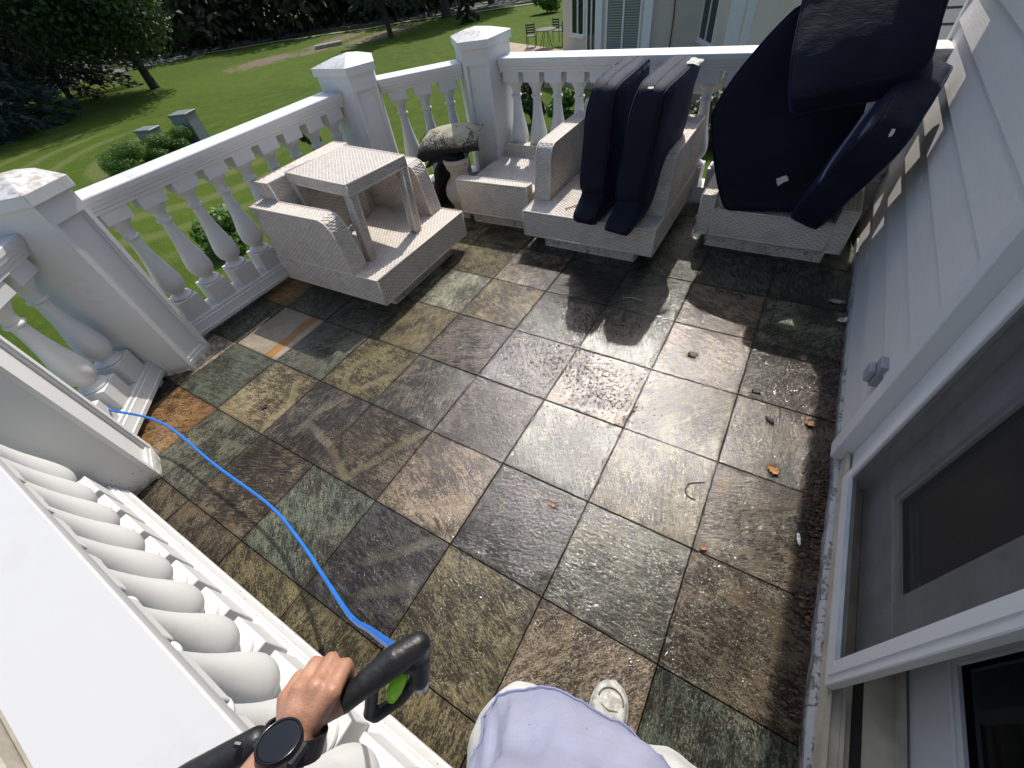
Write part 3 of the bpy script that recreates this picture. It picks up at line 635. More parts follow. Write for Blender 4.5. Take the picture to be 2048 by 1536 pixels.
BRp = [(-.25, .115), (.25, .115), (.25, .17), (.238, .182), (.232, .215), (.215, .265), (.212, .30), (.2, .31), (.196, .35), (.185, .362), (-.185, .362), (-.196, .35), (-.2, .31), (-.212, .30), (-.215, .265), (-.232, .215), (-.238, .182), (-.25, .17)]
bal_me = None
def baluster_mesh():
    m = MB(S); hb = .172
    m.box((-hb, -hb, .36), (hb, hb, .68), .006); m.box((-hb, -hb, 1.925), (hb, hb, 2.092), .005)
    prof = [(.10, .675), (.155, .682), (.166, .695), (.158, .712), (.125, .722), (.104, .735), (.094, .755), (.102, .775), (.128, .80), (.155, .84), (.171, .89), (.176, .935), (.173, .99), (.162, 1.06), (.146, 1.14), (.128, 1.22), (.110, 1.31), (.095, 1.41), (.084, 1.51), (.077, 1.60), (.076, 1.645), (.088, 1.652), (.103, 1.665), (.106, 1.68), (.100, 1.695), (.082, 1.704), (.080, 1.74), (.088, 1.79), (.110, 1.835), (.134, 1.87), (.150, 1.895), (.152, 1.93)]
    m.lathe((0, 0, 0), prof, 24)
    me = m.build('baluster', M_white, None, org=(0, 0, 0)); smooth_angle(me, 32); COL.objects.unlink(me); d = me.data; bpy.data.objects.remove(me); return d
bal_me = baluster_mesh()
def railing(p0, p1, cs, label, prof=None):
    p0, p1 = Vector(p0), Vector(p1); d = (p1 - p0).normalized(); mid = (p0 + p1) / 2
    t = thing('balustrade', (mid.x * S, mid.y * S, 0), label, 'railing')
    m = MB(S); m.sweep(p0, p1, prof or HR); smooth_angle(m.build('handrail', M_clean if prof else M_white, t), 25)
    m = MB(S); m.sweep(p0, p1, BRp); smooth_angle(m.build('bottom_rail', M_white, t), 25)
    nn = Vector((-d.y, d.x)); L = (p1 - p0).length
    for q in ([.12, L - .12] if L < 3 else [.12, L / 2, L - .12]):
        o = p0 + d * (q - .07) - nn * .16; m = MB(S); m.obox((o.x, o.y, .0), (d.x * .14, d.y * .14, 0), (nn.x * .32, nn.y * .32, 0), (0, 0, .116)); m.build('rail_foot', M_white, t)
    for c in cs:
        q = p0 + d * c; o = bpy.data.objects.new('baluster', bal_me); link(o, t)
        o.location = (q.x * S - t.location.x, q.y * S - t.location.y, 0); o.rotation_euler = (0, 0, math.atan2(d.y, d.x))
    return t
railing((-.79, -.26), (-.79, 4.18), [.03 + .4875 * k + .26 for k in range(9)], 'long white balustrade on the left behind the armchair with the table')
railing((.569, -2.168), (-.478, -1.122), [.27, .745, 1.22], 'short diagonal white balustrade between the two nearest posts, blue hose passing through')
railing((-.488, 5.05), (.648, 6.187), [.31, .797, 1.29], 'short diagonal white balustrade behind the pillow on the urn')
railing((1.42, 6.57), (8.0, 6.57), [.217 + .447 * k for k in range(15)], 'white balustrade behind the navy cushions, ending at the house wall')
railing((1.379, -2.52), (8.0, -2.52), [.263 + .447 * k for k in range(15)], 'broad topped white balustrade closest to the camera, under the hand', [(o * .86 + .035, z) for o, z in HR])

# ------------------------------------------------------------------ own house wall
def m_siding(name, base):
    k = N(name); p = k.wpos(); v = k.mapping(p, scale=(1, 1, 14)); g = k.noise(v, 9, 6, .7, .6); n1 = k.noise(p, 1.7, 4)
    c = k.mix(k.math('MULTIPLY', k.ramp(n1, .35, .7), .35), base, tuple(x * .88 for x in base))
    k.P(Base_Color=c, Roughness=.55, Normal=k.bump(g, .0022, .8)); return k.m
M_sid = m_siding('grey_white_siding', (.62, .605, .585)); M_trim = m_white('white_door_trim', (.64, .64, .64), .35, .4)
M_peel = None
def m_peel():
    k = N('peeling_white_paint'); p = k.wpos(); n1 = k.noise(p, 34, 6, .75, 1.0); n2 = k.noise(k.mapping(p, scale=(1, .35, 1)), 30, 5, .7)
    f = k.ramp(k.math('ADD', n1, k.math('MULTIPLY', n2, .5)), .80, .86)
    c = k.mix(k.math('MULTIPLY', f, .8), k.mix(n2, (.34, .345, .35), (.52, .52, .52)), (.20, .17, .14)); z = k.n('SeparateXYZ', i_0=p).outputs[2]
    c = k.mix(k.math('MULTIPLY', k.ramp(z, .06, .0), k.ramp(n2, .3, .6)), c, (.05, .042, .033))
    k.P(Base_Color=c, Roughness=.65, Normal=k.bump(k.math('SUBTRACT', 1.0, f), .003, 1.0)); return k.m
M_peel = m_peel()
M_sill = m_plain('dirty_tan_sill', (.50, .46, .36), .6, var=.2, scale=9, bump=.001)
hs = thing('house_wall', (8.2 * S, 2 * S, 0), 'grey clapboard house wall with white trim and patio door on the right', 'house')
WE = 6.93; WX = 8.03; DH = 5.15     # wall end, wall plane, door head (tiles)
m = MB(S); m.box((WX + .03, 1.50, -.6), (WX + .45, WE - .02, 6.35)); m.box((WX + .03, -12, DH), (WX + .45, 1.49, 6.35)); m.box((WX + .03, -12, -.6), (WX + .45, -4.6, DH - .01)); m.build('wall_core', M_joint, hs)
zb = .17
bk = 0; bm_cache = {}
for k in range(-1, 16):
    z0 = .17 + .39 * k; z1 = z0 + .43
    if k == -1: z0 = .02
    for (y0, y1) in (((1.56, WE - .14), (-11.9, -4.75)) if z1 < DH + .1 else ((-11.9, WE - .14),)):
        m = MB(S)   # lapped board: thick bottom edge, thin top
        m.add([(WX - .072, y0, z0), (WX - .072, y1, z0), (WX - .005, y1, z1), (WX - .005, y0, z1), (WX + .028, y0, z0), (WX + .028, y1, z0), (WX + .028, y1, z1), (WX + .028, y0, z1)],
              [(0, 1, 2, 3), (4, 7, 6, 5), (0, 4, 5, 1), (3, 2, 6, 7), (0, 3, 7, 4), (1, 5, 6, 2)])
        m.build('siding_board', M_sid, hs)
m = MB(S); m.box((WX - .075, WE - .14, .02), (WX + .03, WE + .02, 6.35), .008); m.box((WX + .032, WE - .018, -.6), (WX + .5, WE + .02, 6.35), .006); m.build('corner_board', M_trim, hs)
# peeling kerb / flashing along the floor
m = MB(S); ys = np.arange(-4.6, WE, .12); vs = []; 
for i, y in enumerate(ys):
    j_ = .018 * noise.noise(Vector((y * 3, 0, 0))) + .012 * noise.noise(Vector((y * 11, 2, 0)))
    vs += [(WX - .075 + j_, y, -.02), (WX - .085 + j_ * .6, y, .12), (WX - .06, y, .155 + j_ * .5), (WX + .02, y, .165)]
m.add(vs, [(4 * i + a, 4 * i + a + 1, 4 * i + a + 5, 4 * i + a + 4) for i in range(len(ys) - 1) for a in range(3)]); m.build('base_flashing', M_peel, hs)
# outlet box on the siding
m = MB(S); m.box((WX - .115, 1.80, .78), (WX - .03, 1.96, 1.02), .006); ob = m.build('outlet_cover', M_trim if False else m_plain('grey_outlet_plastic', (.26, .28, .32), .5), hs)
m = MB(S); m.box((WX - .165, 1.815, .80), (WX - .117, 1.945, .945), .01); o = m.build('lid', ob.data.materials[0], None, org=hs.location); o.parent = ob
# eave above
m = MB(S); m.box((WX - 1.52, -12, 6.36), (WX + .5, 8.15, 6.42)); m.build('soffit', M_trim, hs)
m = MB(S); m.box((WX - 1.57, -12, 6.34), (WX - 1.522, 8.15, 6.80)); m.build('fascia_board', M_trim, hs)
m = MB(S); m.add([(WX - 1.7, -12, 6.80), (WX - 1.7, 8.25, 6.80), (WX + 8, 8.25, 10.5), (WX + 8, -12, 10.5), (WX - 1.7, -12, 6.9), (WX - 1.7, 8.25, 6.9), (WX + 8, 8.25, 10.6), (WX + 8, -12, 10.6)], [(0, 3, 2, 1), (4, 5, 6, 7), (0, 1, 5, 4), (1, 2, 6, 5), (2, 3, 7, 6), (3, 0, 4, 7)]); m.build('roof', m_plain('charcoal_shingle', (.05, .05, .055), .9, bump=.01), hs)

# door opening: y from 1.42 down to -4.5
M_dark = m_plain('dark_room', (.020, .019, .018), .9)
M_vin = m_white('white_vinyl_door', (.70, .70, .70), .35, .38)
def m_tglass():
    k = N('dark_door_glass'); p = k.wpos(); n1 = k.noise(p, 2.0, 4)
    k.P(Base_Color=k.mix(k.ramp(n1, .4, .8), (.004, .0045, .005), (.010, .0095, .009)), Roughness=.06, Normal=k.bump(k.noise(p, .8, 2), .004, .15)); k.b.inputs['Specular IOR Level'].default_value = .45; return k.m
M_dg = m_tglass()
def m_screen():
    k = N('insect_screen'); p = k.wpos(); xyz = k.n('SeparateXYZ', i_0=p)
    gy = k.math('SINE', k.math('MULTIPLY', xyz.outputs[1], 2600.0)); gzz = k.math('SINE', k.math('MULTIPLY', xyz.outputs[2], 2600.0))
    f = k.math('ADD', .36, k.math('MULTIPLY', k.math('MULTIPLY', gy, gzz), .06)); f = k.math('ADD', f, k.math('MULTIPLY', k.math('SUBTRACT', k.noise(p, 9, 4, .7), .5), .25), clamp=True)
    k.P(Base_Color=(.022, .023, .025, 1), Roughness=.7); t = k.n('BsdfTransparent'); mx = k.n('MixShader', i_0=f, i_1=t.outputs[0], i_2=k.b.outputs[0]); k.t.links.new(mx.outputs[0], k.out.inputs[0]); return k.m
M_scr = m_screen()
m = MB(S); m.box((WX - .14, 1.38, .17), (WX + .028, 1.56, DH + .18), .008); m.box((WX - .14, -4.7, DH), (WX + .028, 1.379, DH + .18), .008); m.build('door_casing', M_trim, hs)
m = MB(S); m.box((WX - .012, 1.03, .30), (WX + .25, 1.378, DH), .004); m.build('door_jamb', M_vin, hs)
m = MB(S); m.box((WX - .022, 1.105, .95), (WX - .0125, 1.145, 4.4)); m.build('jamb_slot', M_joint, hs)
m = MB(S)
m.box((WX - .052, -4.7, .168), (WX + .03, 1.36, .295)); m.box((WX + .032, -4.7, .0), (WX + .72, 1.03, .255)); m.box((WX + .032, -4.7, .256), (WX + .055, 1.03, .30)); m.box((WX + .33, -4.7, .256), (WX + .36, 1.03, .32)); m.box((WX - .06, -4.7, .296), (WX - .035, 1.36, .325)); m.build('door_sill', M_sill, hs)
m = MB(S); m.box((WX + .10, -4.7, .2565), (WX + .16, 1.02, .258)); m.build('track_groove', M_joint, hs)
# sliding screen (slightly open): y 1.05 .. -.66
sx0, sx1 = WX - .085, WX - .03; sy0, sy1 = -.66, 1.06
scn = []
m = MB(S); m.box((sx0, sy0, .335), (sx1, sy1, .47), .006); m.box((sx0, sy0, DH - .2), (sx1, sy1, DH - .05), .006)
m.box((sx0, sy1 - .085, .47), (sx1, sy1, DH - .2), .006); m.box((sx0, sy0, .47), (sx1, sy0 + .145, DH - .2), .006); m.box((sx0 - .012, sy0 + .05, .40), (sx0, sy0 + .095, DH - .1)); sd_ = m.build('screen_door', M_vin, hs)
m = MB(S); m.box((sx0 + .022, sy0 + .14, .46), (sx0 + .026, sy1 - .08, DH - .19)); o = m.build('insect_screen', M_scr, None, org=hs.location); o.parent = sd_
m = MB(S); m.box((sx0 - .004, sy0 + .146, .47), (sx0 + .02, sy1 - .086, .487)); o = m.build('screen_spline', m_plain('pale_blue_spline', (.5, .56, .62), .4), None, org=hs.location); o.parent = sd_
# glass panels
def panel(x0, x1, y0, y1, st, br, name='glass_door_panel'):
    m = MB(S); m.box((x0, y0, .26), (x1, y1, .26 + br), .008); m.box((x0, y0, DH - .3), (x1, y1, DH), .008); m.box((x0, y0, .26 + br), (x1, y0 + st, DH - .3), .008); m.box((x0, y1 - st, .26 + br), (x1, y1, DH - .3), .008)
    o = m.build(name, M_vin, hs); xm = (x0 + x1) / 2
    m = MB(S); m.box((x0 + .02, y0 + st, .26 + br), (x0 + .04, y1 - st, .26 + br + .04)); m.box((x0 + .02, y0 + st, .30 + br), (x0 + .04, y0 + st + .035, DH - .31)); m.box((x0 + .02, y1 - st - .035, .30 + br), (x0 + .04, y1 - st, DH - .31)); g = m.build('glazing_bead', M_vin, None, org=hs.location); g.parent = o
    m = MB(S); m.box((xm, y0 + st, .26 + br), (xm + .02, y1 - st, DH - .3)); g = m.build('glass', M_dg, None, org=hs.location); g.parent = o
panel(WX + .10, WX + .22, -.40, 1.02, .30, .46)
panel(WX + .38, WX + .50, -3.4, .02, .30, .44)
panel(WX + .10, WX + .22, -4.6, -3.42, .30, .46)
m = MB(S); m.box((WX + .75, -4.7, .0), (WX + 9, 6, DH + .5)); 
vs = [(WX + .74, -4.7, 0), (WX + .74, 1.3, 0)]
room = MB(S); room.box((WX + .73, -4.7, .2), (WX + 8, 1.3, .26)); room.box((WX + 8, -4.7, .2), (WX + 8.1, 1.3, DH + .4)); room.box((WX + .73, -4.78, .2), (WX + 8, -4.71, DH + .4)); room.box((WX + .73, 1.3, .2), (WX + 8, 1.37, DH + .4)); room.box((WX + .46, -4.7, DH + .41), (WX + 8, 1.3, DH + .47)); room.build('dark_interior', M_dark, hs)

# lower roof beyond the wall end
rf = thing('lower_roof', (3.9, 5.2, -.6), 'grey shingled lower roof seen past the end of the house wall', 'roof')
def m_shingle():
    k = N('grey_shingles'); p = k.wpos(); c = k.mix(k.n('NewGeometry').outputs['Random Per Island'], (.085, .088, .092), (.135, .135, .138)); c = k.mix(k.math('MULTIPLY', k.ramp(k.noise(p, 160, 3), .4, .7), .4), c, (.2, .2, .2))
    k.P(Base_Color=c, Roughness=.9, Normal=k.bump(k.noise(p, 220, 3), .002, .8)); return k.m
M_sh = m_shingle(); ns = 0; shv = []; me_c = {}
ro = Vector((2.35, 3.05, -.95)); ru = Vector((1, 0, 0)); rv = Vector((0, .93, .37)).normalized(); rn = ru.cross(rv)
m = MB(); m.obox(ro - rn * .04, ru * 6.0, rv * 8.0, rn * .03); m.build('deck', M_joint, rf)
cnt = 0
for r_ in range(28):
    x = -.25 * (r_ % 2) - .1 * ((r_ * 7) % 3)
    while x < 4.6:
        wd = .42 + .12 * rng.random(); o = ro + ru * max(0, x) + rv * (.26 * r_) + rn * (-.008)
        mm = MB(); a = o; b_ = rv * .285
        mm.add([tuple(a + rn * .022), tuple(a + ru * (wd - .012) + rn * .022), tuple(a + ru * (wd - .012) + b_ + rn * .006), tuple(a + b_ + rn * .006), tuple(a), tuple(a + ru * (wd - .012)), tuple(a + ru * (wd - .012) + b_), tuple(a + b_)], [(0, 1, 2, 3), (4, 7, 6, 5), (0, 4, 5, 1), (3, 2, 6, 7), (0, 3, 7, 4), (1, 5, 6, 2)])
        if cnt < 290: mm.build('shingle', M_sh, rf)
        cnt += 1; x += wd
m = MB(); m.box((4.05, 8.5, -.4), (4.55, 9.0, 1.0)); 
t = thing('white_roof_box', (3.60, 6.9, .03), 'small white square capped post standing on the lower roof beside the wall end', 'post')
m = MB(); m.box((-.20, -.16, -.55), (.20, .16, .30), .01); m.build('shaft', M_white, t, org=(0, 0, 0)); m = MB(); m.box((-.25, -.21, .30), (.25, .21, .40), .012); m.build('cap', M_white, t, org=(0, 0, 0))

# ------------------------------------------------------------------ wicker weaving
def weave(P00, P10, P11, P01, sl=.042, sh=.0125, lift=.0040):
    """real woven strands laid over a quad: rows run along P00->P10; returns verts, quads"""
    P00, P10, P11, P01 = [np.array(p, float) for p in (P00, P10, P11, P01)]
    W = max(np.linalg.norm(P10 - P00), np.linalg.norm(P11 - P01)); H = max(np.linalg.norm(P01 - P00), np.linalg.norm(P11 - P10))
    nr = max(1, round(H / sh)); ncol = max(1, round(W / sl))
    nrm = np.cross(P10 - P00, P01 - P00); nrm = nrm / np.linalg.norm(nrm)
    R, K = np.meshgrid(np.arange(nr), np.arange(-1, ncol + 1), indexing='ij'); R = R.ravel(); K = K.ravel()
    off = (R % 2) * .5
    u0 = (K + off) / ncol; u1 = (K + off + 1.04) / ncol; ok = (u1 > .002) & (u0 < .998); R, u0, u1 = R[ok], u0[ok], u1[ok]
    us = np.stack([u0 + (u1 - u0) * t for t in (0, .2, .5, .8, 1.)], 1); hs_ = np.array([-.55, .5, .85, .5, -.55]) * lift
    vs_ = np.stack([(R + t) / nr for t in (.04, .5, .96)], 1); hv = np.array([-.0024, .0006, -.0024]) * (lift / .003)
    us = np.clip(us, 0, 1); n = len(R)
    U = np.broadcast_to(us[:, :, None], (n, 5, 3)); V = np.broadcast_to(vs_[:, None, :], (n, 5, 3)); Hh = hs_[None, :, None] + hv[None, None, :] + 0 * U
    p = (P00 * ((1 - U) * (1 - V))[..., None] + P10 * (U * (1 - V))[..., None] + P11 * (U * V)[..., None] + P01 * ((1 - U) * V)[..., None]) + nrm * Hh[..., None]
    p = p.reshape(-1, 3); q = []
    for a in range(4):
        for b in range(2):
            i = a * 3 + b; q.append([i, i + 3, i + 4, i + 1])
    q = np.array(q); f = (np.arange(n)[:, None, None] * 15 + q[None]).reshape(-1, 4)
    return p, f
def wicker_part(name, quads, parent, boxes=None, edges=(), sl=.038, extra=None):
    V = []; F = []; n = 0
    for qd in quads:
        p, f = weave(*qd, sl=sl); V.append(p); F.append(f + n); n += len(p)
    m = MB()
    for e in edges: m.tube(e, .0062, 6)
    # dark backing body
    if boxes:
        b = MB()
        for bx in boxes: b.add(*bx)
        bo = b.build(name + '_core' if False else name, M_wick, parent, org=(0, 0, 0))
        bo.data.materials.clear(); bo.data.materials.append(M_wick); bo.data.materials.append(M_wbase)
        for pl in bo.data.polygons: pl.material_index = 1
    ev = np.array(m.v).reshape(-1, 3) if m.v else np.zeros((0, 3)); 
    me = bo.data; bm = bmesh.new(); bm.from_mesh(me)
    me2 = bpy.data.meshes.new(name + '_w'); Vv = np.concatenate(V); Ff = np.concatenate(F)
    me2.vertices.add(len(Vv)); me2.vertices.foreach_set('co', Vv.ravel()); me2.loops.add(Ff.size); me2.loops.foreach_set('vertex_index', Ff.ravel().astype(np.int32)); me2.polygons.add(len(Ff)); me2.polygons.foreach_set('loop_start', (np.arange(len(Ff)) * 4).astype(np.int32)); me2.update(calc_edges=True)
    bm.from_mesh(me2)
    if m.v:
        me3 = bpy.data.meshes.new('e'); me3.from_pydata(m.v, [], m.f); bm.from_mesh(me3); bpy.data.meshes.remove(me3)
    bm.to_mesh(me); bm.free(); bpy.data.meshes.remove(me2)
    nb = len(me.polygons); mi = np.zeros(nb, dtype=np.int32); nbox = sum(len(b[1]) for b in boxes); mi[:nbox] = 1; me.polygons.foreach_set('material_index', mi)
    sm = np.ones(nb, dtype=bool); sm[:nbox] = False; me.polygons.foreach_set('use_smooth', sm); me.update()
    return bo
def hexa(p):       # 8 points: bottom ring, top ring
    return (p, [(0, 3, 2, 1), (4, 5, 6, 7), (0, 1, 5, 4), (1, 2, 6, 5), (2, 3, 7, 6), (3, 0, 4, 7)])
def shrink(p, k=.004):
    c = np.mean(np.array(p), 0); return [tuple(np.array(q) + np.sign(c - np.array(q)) * k) for q in p]
def wicker_block(name, p, parent, faces='FBLRT', sl=.038, edges=True):
    """p: 8 corners 0-3 bottom (front-left, front-right, back-right, back-left), 4-7 top"""
    Q = dict(F=(0, 1, 5, 4), R=(1, 2, 6, 5), B=(2, 3, 7, 6), L=(3, 0, 4, 7), T=(4, 5, 6, 7), D=(3, 2, 1, 0))
    quads = [tuple(p[i] for i in Q[c]) for c in faces]
    E = []
    if edges:
        for a, b in ((4, 5), (5, 6), (6, 7), (7, 4), (0, 4), (1, 5), (2, 6), (3, 7), (0, 1), (1, 2), (3, 0)): E.append([p[a], p[b]])
    return wicker_part(name, quads, parent, [hexa(shrink(p))], E, sl)
def bx8(x0, y0, z0, x1, y1, z1): return [(x0, y0, z0), (x1, y0, z0), (x1, y1, z0), (x0, y1, z0), (x0, y0, z1), (x1, y0, z1), (x1, y1, z1), (x0, y1, z1)]

def armchair(loc, rz, label):
    W, D = 2.25 * S, 2.28 * S; zb, zt = .25 * S, .67 * S
    t = thing('wicker_armchair', loc, label, 'armchair', 'white wicker armchairs', rz)
    wicker_block('swivel_base', bx8(.13, .07, .0, W - .13, D - .16, .10), t, 'FLRB')
    wicker_block('seat_frame', bx8(0, 0, zb, W, D, zt), t, 'FLRBT')
    aw = .115; at_ = 1.5 * S
    for s_ in (0, 1):
        x0, x1 = (0.002, aw) if s_ == 0 else (W - aw, W - .002)
        # front edge slopes back and rounds over into the top
        pr = [(.185, zt), (.215, zt + .17), (.232, zt + .27), (.262, at_ - .018), (.30, at_)]
        quads = []; E = []
        for (ya, za), (yb, zb_) in zip(pr[:-1], pr[1:]): quads.append(((x0, ya, za), (x1, ya, za), (x1, yb, zb_), (x0, yb, zb_)))
        quads.append(((x0, .30, at_), (x1, .30, at_), (x1, D, at_), (x0, D, at_)))
        quads = [q for q in quads]
        # side skins between the front profile and the back
        for xx, flip in ((x0, True), (x1, False)):
            for (ya, za), (yb, zb_) in zip(pr[:-1], pr[1:]):
                q = ((xx, ya, za), (xx, D, za), (xx, D, zb_), (xx, yb, zb_)); quads.append(q if not flip else ((xx, D, za), (xx, ya, za), (xx, yb, zb_), (xx, D, zb_)))
        quads.append(((x1, D, zt), (x0, D, zt), (x0, D, at_), (x1, D, at_)))
        n = len(pr); k = .004
        cv = [(x0 + k, y + k, z - (k if i > 0 else 0)) for i, (y, z) in enumerate(pr)] + [(x0 + k, D - k, at_ - k), (x0 + k, D - k, zt)]
        cv2 = [(x1 - k, y, z) for (_, y, z) in cv]; nn = len(cv)
        core = (cv + cv2, [tuple(range(nn)), tuple(range(nn, 2 * nn))[::-1]] + [(i, i + nn, (i + 1) % nn + nn, (i + 1) % nn) for i in range(nn)])
        E = [[(xx, y, z) for (y, z) in pr] + [(xx, D, at_)] for xx in (x0, x1)] + [[(x0, D, at_), (x1, D, at_)]]
        wicker_part('arm', quads, t, [core], E)
    b0, b1 = aw + .003, W - aw - .003
    p = [(b0, D - .20, zt), (b1, D - .20, zt), (b1, D - .03, zt), (b0, D - .03, zt), (b0, D - .13, 1.76 * S), (b1, D - .13, 1.76 * S), (b1, D - .0, 1.76 * S), (b0, D - .0, 1.76 * S)]
    wicker_block('backrest', p, t, 'FLRBT', sl=.044)
    return t
ch1 = armchair((2.03 * S, 1.50 * S, 0), R_(90 + 1), 'white wicker armchair on the left holding the upturned wicker table on its seat')
ch2 = copy_tree(ch1); ch2.location = (3.05 * S, 4.08 * S, 0); ch2.rotation_euler = (0, 0, 0); ch2['label'] = 'white wicker armchair in the middle with two navy cushions standing on it'
def ottoman(loc, rz, label):
    W, D = 2.0 * S, 1.5 * S; zb, zt = .25 * S, .67 * S; e = .20 * S
    t = thing('wicker_ottoman', loc, label, 'ottoman', 'white wicker ottomans', rz)
    wicker_block('swivel_base', bx8(.07, .05, 0, W - .07, D - .06, .10), t, 'FLRB')
    wicker_block('seat_frame', bx8(e, 0, zb, W - e, D, zt), t, 'FBT')
    for x0 in (0, W - e): wicker_block('raised_end', bx8(x0 + .001, 0, zb, x0 + e - .001, D, .86 * S), t, 'FLRBT')
    return t
ot1 = ottoman((2.90 * S, 4.50 * S, 0), R_(91), 'white wicker ottoman left of the middle armchair, empty')
ot2 = copy_tree(ot1); ot2.location = (5.71 * S, 5.0 * S, 0); ot2.rotation_euler = (0, 0, R_(-.5)); ot2['label'] = 'white wicker ottoman beside the house wall under the heap of navy cushions'
# side table standing on the left armchair's seat
tb = thing('wicker_side_table', (.8 * S, 2.6 * S, .68 * S), 'white wicker side table standing on the seat of the left armchair', 'side table')
c = [Vector((.08, 2.09, 1.80)) * S, Vector((1.53, 1.98, 1.80)) * S, Vector((1.65, 3.10, 1.80)) * S, Vector((.18, 3.24, 1.80)) * S]
lo = Vector((0, 0, -.062)); org = tb.location
p = [tuple(q + lo - org) for q in c] + [tuple(q - org) for q in c]
wicker_block('table_top', p, tb, 'FLRBT', sl=.034)
cx = sum(c, Vector()) / 4
foot = [Vector((.10, 2.10, 0)) * S, Vector((1.52, 1.90, 0)) * S, Vector((1.68, 2.98, 0)) * S, Vector((.22, 3.16, 0)) * S]
for q, ft in zip(c, foot):
    q0 = q + (cx - q) * .005; dx = (c[1] - c[0]).normalized() * .048; dy = (c[3] - c[0]).normalized() * .048
    sgx = 1 if (q - cx).dot(dx) < 0 else -1; sgy = 1 if (q - cx).dot(dy) < 0 else -1
    tp = [q0, q0 + dx * sgx, q0 + dx * sgx + dy * sgy, q0 + dy * sgy]
    f0 = Vector((ft.x, ft.y, .692 * S)); bt = [f0, f0 + dx * sgx, f0 + dx * sgx + dy * sgy, f0 + dy * sgy]
    if sgx * sgy < 0: tp = [tp[0], tp[3], tp[2], tp[1]]; bt = [bt[0], bt[3], bt[2], bt[1]]
    p = [tuple(v - org) for v in bt] + [tuple(v + lo - org) for v in tp]
    wicker_block('leg', p, tb, 'FLRB', sl=.030)

# ------------------------------------------------------------------ cushions
def cushion(cen, a, b, t_, label, loc_z=None, ne=9.0, puff=.14, warp=None, group='navy blue outdoor cushions', wr=.004, seed=0, na=30, zipper=True):
    cen = Vector(cen); a = Vector(a); b = Vector(b); t_ = Vector(t_)
    th = thing('cushion', (cen.x, cen.y, cen.z), label, 'cushion', group)
    def surf(u, v, w_):
        n = (abs(u) ** ne + abs(v) ** ne + abs(w_) ** ne) ** (1 / ne)
        if n < 1e-6: n = 1
        qu, qv, qw = u / n, v / n, w_ / n
        pf = 1 + puff * (1 - qu ** 4) * (1 - qv ** 4)
        p = cen + a * .5 * qu * (1 - .035 * (1 - qv * qv) * -1) + b * .5 * qv + t_ * .5 * qw * pf * (1 - .12 * (abs(qu * qv)) ** 3)
        s_ = seed * 7.3; edge = (abs(qu) ** 6 + abs(qv) ** 6)
        nn = noise.noise(Vector((p.x * 5 + s_, p.y * 5, p.z * 5))) * wr * 1.6 + noise.noise(Vector((p.x * 16 + s_, p.y * 16, p.z * 9))) * wr * (.35 + .9 * min(1, edge))
        d = (p - cen); dn = (t_.normalized() * qw + a.normalized() * qu * .5 + b.normalized() * qv * .5).normalized()
        p = p + dn * nn
        if warp: p = warp(p)
        return p
    vid = {}; V = []; F = []
    def gv_(u, v, w_):
        k = (round(u, 5), round(v, 5), round(w_, 5))
        if k not in vid: vid[k] = len(V); V.append(tuple(surf(u, v, w_)))
        return vid[k]
    nt_ = 10
    ga = [math.sin(-math.pi / 2 + math.pi * i / na) * .35 + (-1 + 2 * i / na) * .65 for i in range(na + 1)]; gt = [-1 + 2 * i / nt_ for i in range(nt_ + 1)]
    def face(ga_, gb_, fn):
        for i in range(len(ga_) - 1):
            for j in range(len(gb_) - 1):
                F.append((gv_(*fn(ga_[i], gb_[j])), gv_(*fn(ga_[i + 1], gb_[j])), gv_(*fn(ga_[i + 1], gb_[j + 1])), gv_(*fn(ga_[i], gb_[j + 1]))))
    for s_ in (-1, 1):
        face(ga, ga, lambda x, y: (x, y, s_)); face(ga, gt, lambda x, y: (x, s_, y)); face(ga, gt, lambda x, y: (s_, x, y))
    o = mesh_obj('cover', V, F, M_navy, th, True)
    bm = bmesh.new(); bm.from_mesh(o.data); bmesh.ops.recalc_face_normals(bm, faces=bm.faces); bm.to_mesh(o.data); bm.free()
    m = MB(); loop = [(-1, y) for y in ga] + [(x, 1) for x in ga[1:]] + [(1, y) for y in ga[::-1][1:]] + [(x, -1) for x in ga[::-1][1:]]
    for tw in ((-.86, .86)): m.tube([surf(u, v, tw) for u, v in loop], .0042, 6)
    m.build('piping', M_navy, th, True)
    if zipper:
        m = MB(); m.tube([surf(u, 1, 0) + b.normalized() * .001 for u in ga[3:-3]], .0028, 5); m.build('zip', m_plain('dark_zip', (.03, .04, .07), .4), th)
    return th, surf
def fw_(y0, amt, zk):
    def f(p):
        z = p.z; s_ = max(0, min(1, (zk - z) / .10)); s_ = s_ * s_ * (3 - 2 * s_); fr = max(0, min(1, (1.98 - p.y) / .3))
        pin = math.exp(-((z - zk) / .03) ** 2) * .035 * fr
        return Vector((p.x + (.004 * math.sin(z * 20)), p.y - amt * s_ * fr + pin, p.z))
    return f
c1, s1 = cushion((1.765, 1.985, .645), (.0, .60, .015), (.06, .0, .745), (.172, .0, -.010), 'left one of the two navy cushions standing upright on the middle armchair', seed=1, warp=fw_(1.68, .11, .43))
c2, s2 = cushion((2.02, 1.975, .645), (.03, .60, .02), (.085, .0, .74), (.175, .0, -.015), 'right one of the two navy cushions standing upright, with a big torn white label', seed=2, warp=fw_(1.68, .16, .41))
